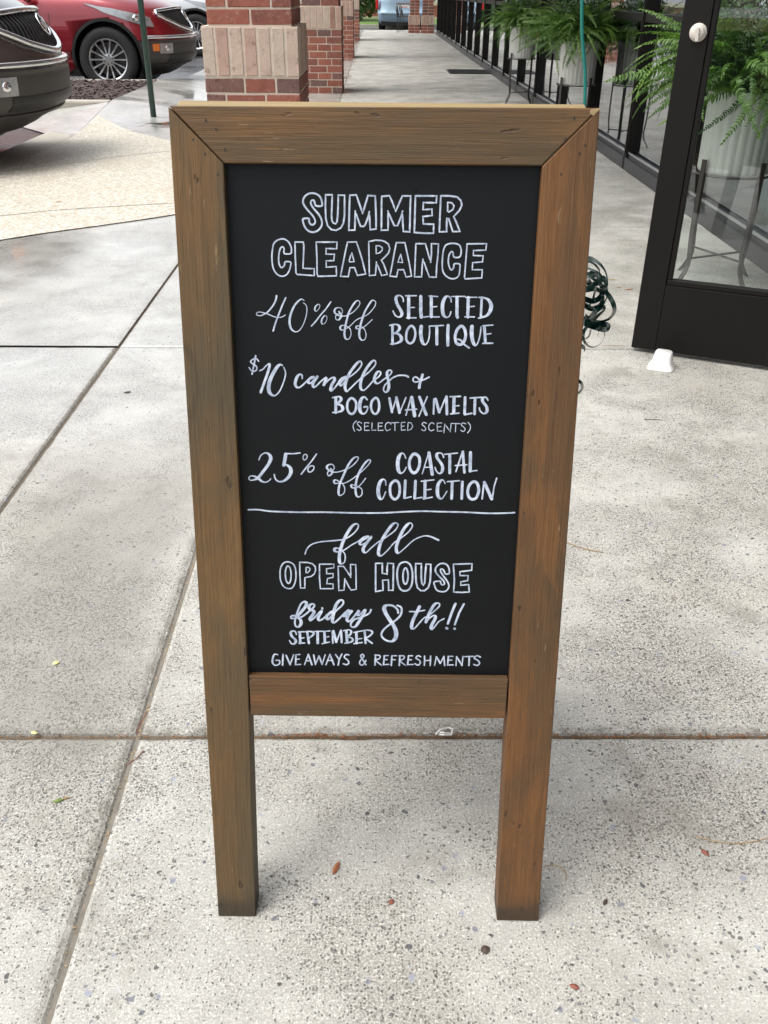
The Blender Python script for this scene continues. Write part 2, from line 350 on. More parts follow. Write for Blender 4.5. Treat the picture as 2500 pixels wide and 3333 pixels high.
M['car_glass'] = plain('car_glass', (.01,.012,.013), .05, 0, .8, bump=0)
M['lamp_clear'] = plain('lamp_lens', (.34,.35,.36), .12, .4, .8, var=.5, sc=14)
M['lamp_amber'] = plain('amber_lens', (.75,.20,.03), .2); M['lamp_red'] = plain('red_lens', (.5,.015,.02), .15)
# ================================================================ SETTING
def zg(x, y):                                   # the pavement dips to the car park past x = -1.8
    if x > -1.8: return 0.
    t = min(1, (-1.8-x)/1.1)
    if y < 9.3: e = -.045
    elif y < 10.7: e = -.045+.165*(y-9.3)/1.4
    elif y < 13.4: e = .12
    elif y < 15: e = .12-.11*(y-13.4)/1.6
    else: e = .01
    return t*t*(3-2*t)*e
g = MB(); g.box((-220,-90,-.5),(220,260,-.065)); g.build('ground', M['asphalt'], kind='structure')
b = MB(); b.box((-1.25,-3.2,-.3),(2.05,35.2,-.0085)); b.box((-3.3,-3.2,-.3),(-1.25,3.3,-.012)); b.build('joint_bed', M['dirt'], kind='structure')
walk = bpy.data.objects.new('walkway', None); COL.objects.link(walk); walk['kind'] = 'structure'
def slab(x0, x1, y0, y1, cl, cr, cb, ct, parent=walk, mat=None):
    """one cast slab; c* = width of the tooled, rounded edge on each side"""
    m = MB(); near = y0 < 3.3; nx_ = 110 if near else 1; ny_ = 160 if near else 1
    def ring(f, z, jit):
        a0, a1, b0_, b1_ = x0+cl*f, x1-cr*f, y0+cb*f, y1-ct*f; P = []
        P += [(a0+(a1-a0)*i/nx_, b0_) for i in range(nx_)]+[(a1, b0_+(b1_-b0_)*i/ny_) for i in range(ny_)]
        P += [(a1-(a1-a0)*i/nx_, b1_) for i in range(nx_)]+[(a0, b1_-(b1_-b0_)*i/ny_) for i in range(ny_)]
        cx, cy = (a0+a1)/2, (b0_+b1_)/2; out = []
        for x, y in P:
            j = (.5+.5*noise.noise((x*45,y*45,7)))*jit+max(0,noise.noise((x*14,y*14,2))-.25)*jit*3 if near else 0
            dx = j if abs(x-a0) < 1e-6 else (-j if abs(x-a1) < 1e-6 else 0); dy = j if abs(y-b0_) < 1e-6 else (-j if abs(y-b1_) < 1e-6 else 0)
            out.append((x+dx, y+dy, z))
        return out
    n = 2*(nx_+ny_)
    for f, z, j in ((0,-.03,0),(0,-.010,.0008),(.35,-.0035,.0018),(1,0,.0030)): m.v += ring(f, z, j)
    for i in range(3):
        for k in range(n): m.f.append((i*n+k, i*n+(k+1)%n, (i+1)*n+(k+1)%n, (i+1)*n+k))
    m.f.append(tuple(range(3*n, 4*n)))
    return m.build('concrete_slab', mat or M['concrete'], parent)
rows = [-2.9, -.85, 1.2]+[3.245+2.05*i for i in range(16)]+[35.2]
rows = [-2.9,-.85,1.195,3.245,5.295,7.345,9.395,11.445,13.495,15.545,17.595,19.645,21.695,23.745,25.795,27.845,29.895,31.945,33.995,35.2]
for y0, y1 in zip(rows[:-1], rows[1:]):
    cb = .006 if y0 < 4 else .004; ct = .009 if y1 < 4 else .004
    slab(-.4305, 1.93, y0+.004, y1-.004, .009, .002, cb, ct)
    slab(-.976, -.4345, y0+.004, y1-.004, .005, .013, cb, ct)
    if y1 < 3.3: slab(-3.2, -.984, y0+.004, y1-.004, .004, .008, cb, ct)
m = MB(); m.grid(lambda u,v: (-.4365+.008*u, -2.9+38.1*v, -.0072+.0012*noise.noise((u*3,v*900,0))), 3, 900); m.build('joint_mortar', M['mortar_grey'], kind='structure')
# pavement beyond, one poured wet sheet following the dip
m = MB(); xs = [-2.9,-2.75,-2.6,-2.45,-2.3,-2.15,-2.0,-1.8,-1.4,-.984]; ys = [3.253+.25*i for i in range(130)]
ys = [y for y in ys if y < 35.2]+[35.2]
for y in ys:
    for x in xs: m.v.append((x, y, zg(x,y)))
n = len(xs)
for j in range(len(ys)-1):
    for i in range(n-1): a = j*n+i; m.f.append((a,a+1,a+n+1,a+n))
b0 = len(m.v)                                   # outer and inner edges go down
for j, y in enumerate(ys): m.v += [(-2.9,y,-.3),(-.984,y,-.03)]
for j in range(len(ys)-1):
    m.f.append((j*n, (j+1)*n, b0+2*(j+1), b0+2*j)); m.f.append((j*n+n-1, b0+2*j+1, b0+2*(j+1)+1, (j+1)*n+n-1))
m.build('pavement', M['wet_concrete'], kind='structure', smooth=False)
# pale concrete gutter strip along the car park
m = MB(); 
def gut(u, v): y = 2.0+8.6*v; return (-2.9-.34*u, y, -.052+.012*u*0+.002)
m.grid(lambda u,v: (-2.9-.34*(1-u), 2.0+8.65*v, -.05+.006*u), 2, 20); m.build('gutter', M['kerb'], kind='structure')
# exposed aggregate pad, in three pours with a tooled groove between
PADL = [(-2.05,4.55),(-2.25,4.5),(-2.9,4.25)]
def pad(name_pts):
    m = MB(); bm = bmesh.new()
    vs = [bm.verts.new((x,y,0)) for x,y in name_pts]; f = bm.faces.new(vs); 
    bmesh.ops.triangulate(bm, faces=[f])
    bmesh.ops.subdivide_edges(bm, edges=bm.edges[:], cuts=5, use_grid_fill=True)
    for v in bm.verts: v.co.z = zg(v.co.x, v.co.y)+.006
    bmesh.ops.recalc_face_normals(bm, faces=bm.faces[:])
    me = bpy.data.meshes.new('aggregate_pad'); bm.to_mesh(me); bm.free()
    if me.polygons[0].normal.z < 0: me.flip_normals()
    me.materials.append(M['aggregate']); return link('aggregate_panel', me, padroot)
padroot = bpy.data.objects.new('aggregate_pad', None); COL.objects.link(padroot); padroot['kind'] = 'structure'
pad([(-2.89,7.22),(-1.55,8.07),(-1.80,8.50),(-3.0+.12,10.05)])
pad([(-2.89,7.205),(-2.89,5.35),(-1.03,5.95),(-1.0,6.5),(-1.02,7.0),(-1.2,7.55),(-1.545,8.055)])
pad([(-2.89,5.335),(-2.89,4.2),(-2.5,4.5),(-2.034,4.90),(-1.6,5.22),(-1.32,5.44),(-1.21,5.54),(-1.12,5.68),(-1.035,5.935)])
# planting bed with kerb
bed = bpy.data.objects.new('planting_bed', None); COL.objects.link(bed); bed['kind'] = 'structure'
m = MB(); m.box((-7.0,10.62,-.2),(-2.905,10.76,.122)); m.build('kerb_stone', M['kerb'], bed, bevel=.02)
m = MB(); m.box((-7.0,13.2,-.2),(-2.905,13.34,.122)); m.build('kerb_stone', M['kerb'], bed, bevel=.02)
m = MB(); m.grid(lambda u,v: (-7+4.09*u, 10.76+2.44*v, .105+.02*noise.noise((u*30,v*20,0))), 60, 36); m.build('mulch_base', M['mulch'], bed)
m = MB()
for i in range(5200):
    x = random.uniform(-6,-2.92); y = random.uniform(10.78,13.19); a = random.uniform(0,pi); l = random.uniform(.012,.035); w = l*.4; t = random.uniform(-.6,.6); z = .118+random.uniform(-.006,.012)
    ux, uy = cos(a)*l, sin(a)*l; vx, vy = -sin(a)*w, cos(a)*w
    m.add([(x-ux-vx,y-uy-vy,z-t*l*.5),(x+ux-vx,y+uy-vy,z+t*l*.5),(x+ux+vx,y+uy+vy,z+t*l*.5+.006),(x-ux+vx,y-uy+vy,z-t*l*.5+.008)], [(0,1,2,3)])
m.build('mulch_chips', M['mulch'], bed, kind='stuff')
# flared wing easing the pavement up to the bed kerb
m = MB(); m.grid(lambda u,v: (-2.9-1.3*u*v, 9.0+1.615*v, (1-u)*zg(-2.9, 9.0+1.615*v)-.058*u+.002), 10, 10); m.build('kerb_flare', M['wet_concrete'], kind='structure')
# puddle round the post
m = MB(); pts = []
for i in range(40):
    a = 2*pi*i/40; r = 1+.28*noise.noise((cos(a)*1.5,sin(a)*1.5,3)); pts.append((-2.22+.30*r*cos(a), 10.0+.26*r*sin(a)))
m.v = [(x,y,zg(x,y)*0+.004) for x,y in pts]; m.f = [tuple(range(40))]; m.build('puddle', M['water'], kind='structure')

# ================================================================ SHOP FRONT (right)
shop = thing('shop_building', 'long dark-framed glass shop front running back along the right side of the covered walkway', 'building', (1.965,2.74,0))
def sp(name, m, mat, **kw): return m.build(name, mat, shop, M=Matrix.Translation((-1.965,-2.74,0)), **kw)
MY = [2.74,4.26,5.76,7.28,8.80,10.32,11.84,13.36,14.88,16.4,17.92,19.44,20.96,22.48,24.0,25.52,27.04,28.56,30.08,31.6]
me_m = None
for i, y in enumerate(MY):
    m = MB(); m.box((1.935,y-.028,0),(2.06,y+.028,2.75)); m.box((1.928,y-.008,.105),(1.936,y+.008,2.75)); sp('mullion', m, M['dark_metal'])
for y0, y1 in zip(MY[:-1], MY[1:]):
    a, b_ = y0+.028, y1-.028
    m = MB(); m.box((1.93,a,0),(2.06,b_,.085)); m.box((1.955,a,.085),(2.06,b_,.115)); sp('sill', m, M['grey_metal'])
    m = MB(); m.box((1.948,a,.115),(1.956,b_,.128)); sp('glazing_bead', m, M['chrome'] if 0 else M['alloy'])
    m = MB(); m.box((1.94,a,1.0),(2.05,b_,1.055)); sp('mid_rail', m, M['dark_metal'])
    m = MB(); m.box((1.94,a,2.68),(2.05,b_,2.75)); sp('head_rail', m, M['dark_metal'])
    for z0, z1 in ((.115,1.0),(1.055,2.68)):
        m = MB(); m.v = [(1.985,a,z0),(1.985,b_,z0),(1.985,b_,z1),(1.985,a,z1)]; m.f = [(0,3,2,1)]; sp('pane', m, M['glass'])
m = MB(); m.box((1.94,-3,2.75),(2.1,31.6,6.5)); sp('fascia_wall', m, M['brick'])
m = MB(); m.box((2.07,-3,-.02),(9,31.6,.02)); sp('interior_floor', m, M['interior_floor'])
m = MB(); m.box((6.5,-3,.02),(6.7,31.6,2.9)); m.box((2.1,-3.2,.02),(9,-3,2.9)); m.box((2.1,31.6,.02),(9,31.8,2.9)); sp('interior_wall', m, M['interior'])
m = MB(); m.box((2.07,-3,2.9),(9,31.6,3.0)); sp('interior_ceiling', m, M['interior'])
# things standing inside the window
t = thing('display_plinth', 'white display plinth under a pale blue cloth inside the shop window', 'plinth', (2.75,5.0,.02))
m = MB(); m.box((-.35,-.7,0),(.35,.7,.42)); m.build('plinth_body', M['white_pot'], t, bevel=.01)
m = MB(); m.grid(lambda u,v: (-.37+.012*sin(u*50), -.72+1.44*u, .44*v), 80, 4); m.grid(lambda u,v: (-.37+.74*v,-.72+1.44*u,.44), 20, 2); m.build('cloth', M['cloth'], t)
t = thing('window_curtain', 'pale blue curtain hanging beyond the glass behind the near fern', 'curtain', (2.55,3.9,.02))
m = MB(); m.grid(lambda u,v: (.03*sin(u*42)+.1*v*0, -.5+.9*u, 2.6*v), 70, 3); m.build('curtain_cloth', M['cloth'], t, smooth=True)
for i,(y,h) in enumerate(((8.1,1.1),(10.9,.8),(14.1,1.3))):
    t = thing('display_table', ['dark display table seen dimly through the second run of glass','low dark display table farther inside the shop','tall dark display table deep inside the shop'][i], 'table', (3.2,y,.02))
    m = MB(); m.box((-.4,-.6,h-.05),(.4,.6,h)); m.build('table_top', M['black_iron'], t)
    for sx in (-.35,.35):
        for sy in (-.55,.55): m = MB(); m.box((sx-.02,sy-.02,0),(sx+.02,sy+.02,h-.05)); m.build('leg', M['black_iron'], t)

# canopy carried by the brick pillars
t = thing('canopy', 'flat covered-walkway canopy carried on the brick pillars', 'canopy', (.4,15,5.2))
m = MB(); m.box((-1.15,-9.7,0),(1.52,18.5,.1)); m.build('soffit', M['soffit'], t)
m = MB(); m.box((-1.3,-9.8,-.05),(-1.16,18.6,.4)); m.box((-1.45,-9.8,-.12),(1.5,-9.71,.6)); m.box((-1.45,18.5,-.12),(1.5,18.6,.6)); m.build('fascia', M['cream'], t)

# pillars
def brick_mesh(w, d, h, mat, nm='brick'):
    m = MB(); m.box((-w/2,-d/2,-h/2),(w/2,d/2,h/2)); me = m.mesh(nm, mat); bm = bmesh.new(); bm.from_mesh(me)
    bmesh.ops.bevel(bm, geom=bm.edges[:], offset=.004, segments=1, affect='EDGES'); 
    for v in bm.verts: v.co += Vector((random.uniform(-1,1),random.uniform(-1,1),random.uniform(-1,1)))*.0016
    bm.to_mesh(me); bm.free(); return me
BC = {}
def bmesh_for(w, d, h, mat):
    key = (round(w,3), round(d,3), round(h,3), mat.name)
    if key not in BC: BC[key] = [brick_mesh(w,d,h,mat) for _ in range(3)]
    return random.choice(BC[key])
CR = .0847
def face_layout(L, k):
    if L < .5: segs = [[.104,.229,.104],[.229,.218]][k%2] if L > .46 else None
    elif L < .6: segs = [[.215,.165,.128],[.105,.213,.19]][k%2]
    else: segs = [[.24,.24,.20],[.13,.24,.24,.06]][k%2]
    if segs is None: segs = [L/2-.01, L/2-.01]
    tot = sum(segs); gap = .010; s = (L-gap*(len(segs)-1))/tot; out = []; p = 0
    for q in segs: out.append((p+q*s/2, q*s)); p += q*s+gap
    return out
def pillar(x0, x1, y0, y1, label, top=5.2, detail=True, nb=9):
    root = thing('brick_pillar', label, 'pillar', ((x0+x1)/2,(y0+y1)/2,0), group='brick pillars carrying the canopy')
    W, D = x1-x0, y1-y0; ins = .033
    c = MB()
    for z0, z1, i_ in ((0,nb*.0833+.002,0),(nb*.0833+.002,nb*.0833+.254,-.003),(nb*.0833+.254,top,ins)):
        c.box((-W/2+.004+i_,-D/2+.004+i_,z0),(W/2-.004-i_,D/2-.004-i_,z1))
    c.build('mortar_core', M['mortar'], root)
    up = MB(); k = 0; z = .004
    def put(cx, cy, cz, w, d, h, mat, joined):
        if joined: up.box((cx-w/2,cy-d/2,cz-h/2),(cx+w/2,cy+d/2,cz+h/2))
        else: o = link('brick', bmesh_for(w,d,h,mat), root, M=Matrix.Translation((cx,cy,cz)))
    def course(z, h, i_, k):
        w, d = W-2*i_, D-2*i_; joined = z > (1.5 if detail else 1.2)
        for p, q in face_layout(w, k):
            for sy in (-1,1): put(-w/2+p, sy*(d/2-.025), z+h/2, q, .05, h, M['brick'], joined)
        for p, q in face_layout(d-.11, k+1):
            for sx in (-1,1): put(sx*(w/2-.025), -d/2+.055+p, z+h/2, .05, q, h, M['brick'], joined)
    bz = .003+nb*.0833-.001
    for k in range(nb): course(.003+k*.0833, .0728, 0, k)
    n1 = 7; wq = (W+.012)/n1; cz = bz+.1265
    for i in range(n1):
        for sy in (-1,1): put(-W/2-.006+wq*(i+.5), sy*(D/2-.026), cz, wq-.012, .06, .243, M['pale_brick'], False)
    n2 = round(D/.078); wq = (D-.13)/n2
    for i in range(n2):
        for sx in (-1,1): put(sx*(W/2-.026), -D/2+.065+wq*(i+.5), cz, .06, wq-.010, .243, M['pale_brick'], False)
    k = 0
    while bz+.260+(k+1)*CR < top: course(bz+.260+k*CR, CR-.0105, ins, k+1); k += 1
    up.build('upper_brickwork', M['brick'], root, kind='stuff')
    return root
pillar(-.967,-.43,5.6,6.35,'nearest brick pillar, standing right behind the left half of the sign with a pale soldier course')
pillar(-.967,-.43,12.93,13.68,'second brick pillar back, its pale band at the top edge and clean red base')
pillar(-.967,-.43,20.04,20.79,'third brick pillar back, mostly hidden by the second one')
pillar(-.967,-.43,27.42,28.17,'farthest brick pillar of the left row, a thin strip beside the walkway',detail=False)
pillar(1.50,1.90,32.5,33.0,'brick corner pillar touching the dark shop front at the far end',detail=False,nb=3)
pillar(1.10,1.46,32.7,33.2,'brick pillar just left of the far corner pillar',detail=False,nb=3)
# drain grate set in the walkway
t = thing('floor_grate', 'dark flat grate set in the walkway beside the shop front', 'grate', (1.58,16.75,.003))
m = MB(); m.box((-.34,-.43,0),(.34,.43,.006)); m.build('grate_frame', M['black_iron'], t)
for i in range(20): m = MB(); y = -.40+i*.042; m.box((-.31,y-.008,.006),(.31,y+.008,.012)); m.build('bar', M['grey_metal'], t)

# ================================================================ FAR END
m = MB(); m.box((-60,38.6,-.3),(60,38.78,.06)); m.build('far_kerb', M['kerb'], kind='structure')
m = MB(); m.grid(lambda u,v: (-60+120*u, 38.78+13*v, .05-.02*v), 30, 6); m.build('verge', M['grass'], kind='structure')
t = thing('boundary_wall', 'long low brick wall with cream coping across the far verge', 'wall', (0,50,0))
m = MB(); m.box((-40,0,-.2),(40,.3,.58)); m.build('brick_face', M['brick'], t); m = MB(); m.box((-40,-.04,.58),(40,.34,.74)); m.build('coping', M['cream'], t); m = MB(); m.box((-40,-.03,-.1),(40,-.001,.09)); m.build('base_course', M['cream'], t)
def clump(m, c, r, n, s, flat=.7):
    for _ in range(n):
        v = Vector((random.gauss(0,1),random.gauss(0,1),random.gauss(0,1))).normalized()*r*random.uniform(.35,1.0)**.6; v.z *= flat
        p = Vector(c)+v; a = Vector((random.gauss(0,1),random.gauss(0,1),random.gauss(0,1))).normalized(); b_ = a.orthogonal().normalized()
        l = s*random.uniform(.6,1.3); q = a.cross(b_)
        m.add([p-a*l, p-b_*l*.5, p+a*l, p+b_*l*.5], [(0,1,2,3)])
def tree(name, label, cat, loc, h, r, n=14, leaves=260, s=.16, base=.35, group=None):
    t = thing(name, label, cat, loc, random.uniform(0,6), group)
    m = MB(); m.tube([(0,0,0),(.05*h*.1,0,h*.3),(-.03*h,.02*h,h*.6),(0,0,h*.85)], [h*.03,h*.022,h*.015,h*.006], 8)
    crown = MB()
    for i in range(n):
        a = random.uniform(0,2*pi); zz = random.uniform(base,1.0); rr = r*sqrt(max(.05,1-((zz-.62)/.45)**2))*random.uniform(.25,.8)
        c = (cos(a)*rr, sin(a)*rr, h*zz*.92)
        m.tube([(0,0,h*zz*.6),(c[0]*.5,c[1]*.5,h*zz*.75),c], [h*.01,h*.006,h*.003], 5)
        clump(crown, c, r*random.uniform(.3,.5), leaves, s)
    m.build('trunk', M['bark'], t); crown.build('crown', M['leaf'], t); return t
tree('verge_tree','leafy tree drooping over the far brick wall beside the van','tree',(-.9,45.5,0),5.5,3.0,22,300,.13,.12)
t = thing('clipped_shrub','rounded green shrub on the far verge by the last left pillar','shrub',(-1.15,43.5,.04)); m = MB(); clump(m,(0,0,.28),.75,1500,.05,.55); m.build('foliage',M['leaf'],t)
m = MB(); m.tube([(0,0,-.04),(0,0,.4)],.03,6); m.build('stem',M['bark'],t)
TL = ['tree across the car park, mirrored in the glass, nearest the road','tree across the car park with a broad low crown','tall narrow tree across the car park','tree across the car park leaning over the bays','last tree of the row across the car park','tree beyond the parked cars at the back of the lot']
for i,(x,y,h,r) in enumerate([(-48,-4,6,3),(-55,14,7,3.4),(-46,27,6,2.2),(-58,44,7,3.4),(-50,64,6.5,3),(-34,86,6.5,3)]):
    tree('lot_tree',TL[i],'tree',(x,y,-.065),h,r,14,170,.3,.25,'trees across the car park')
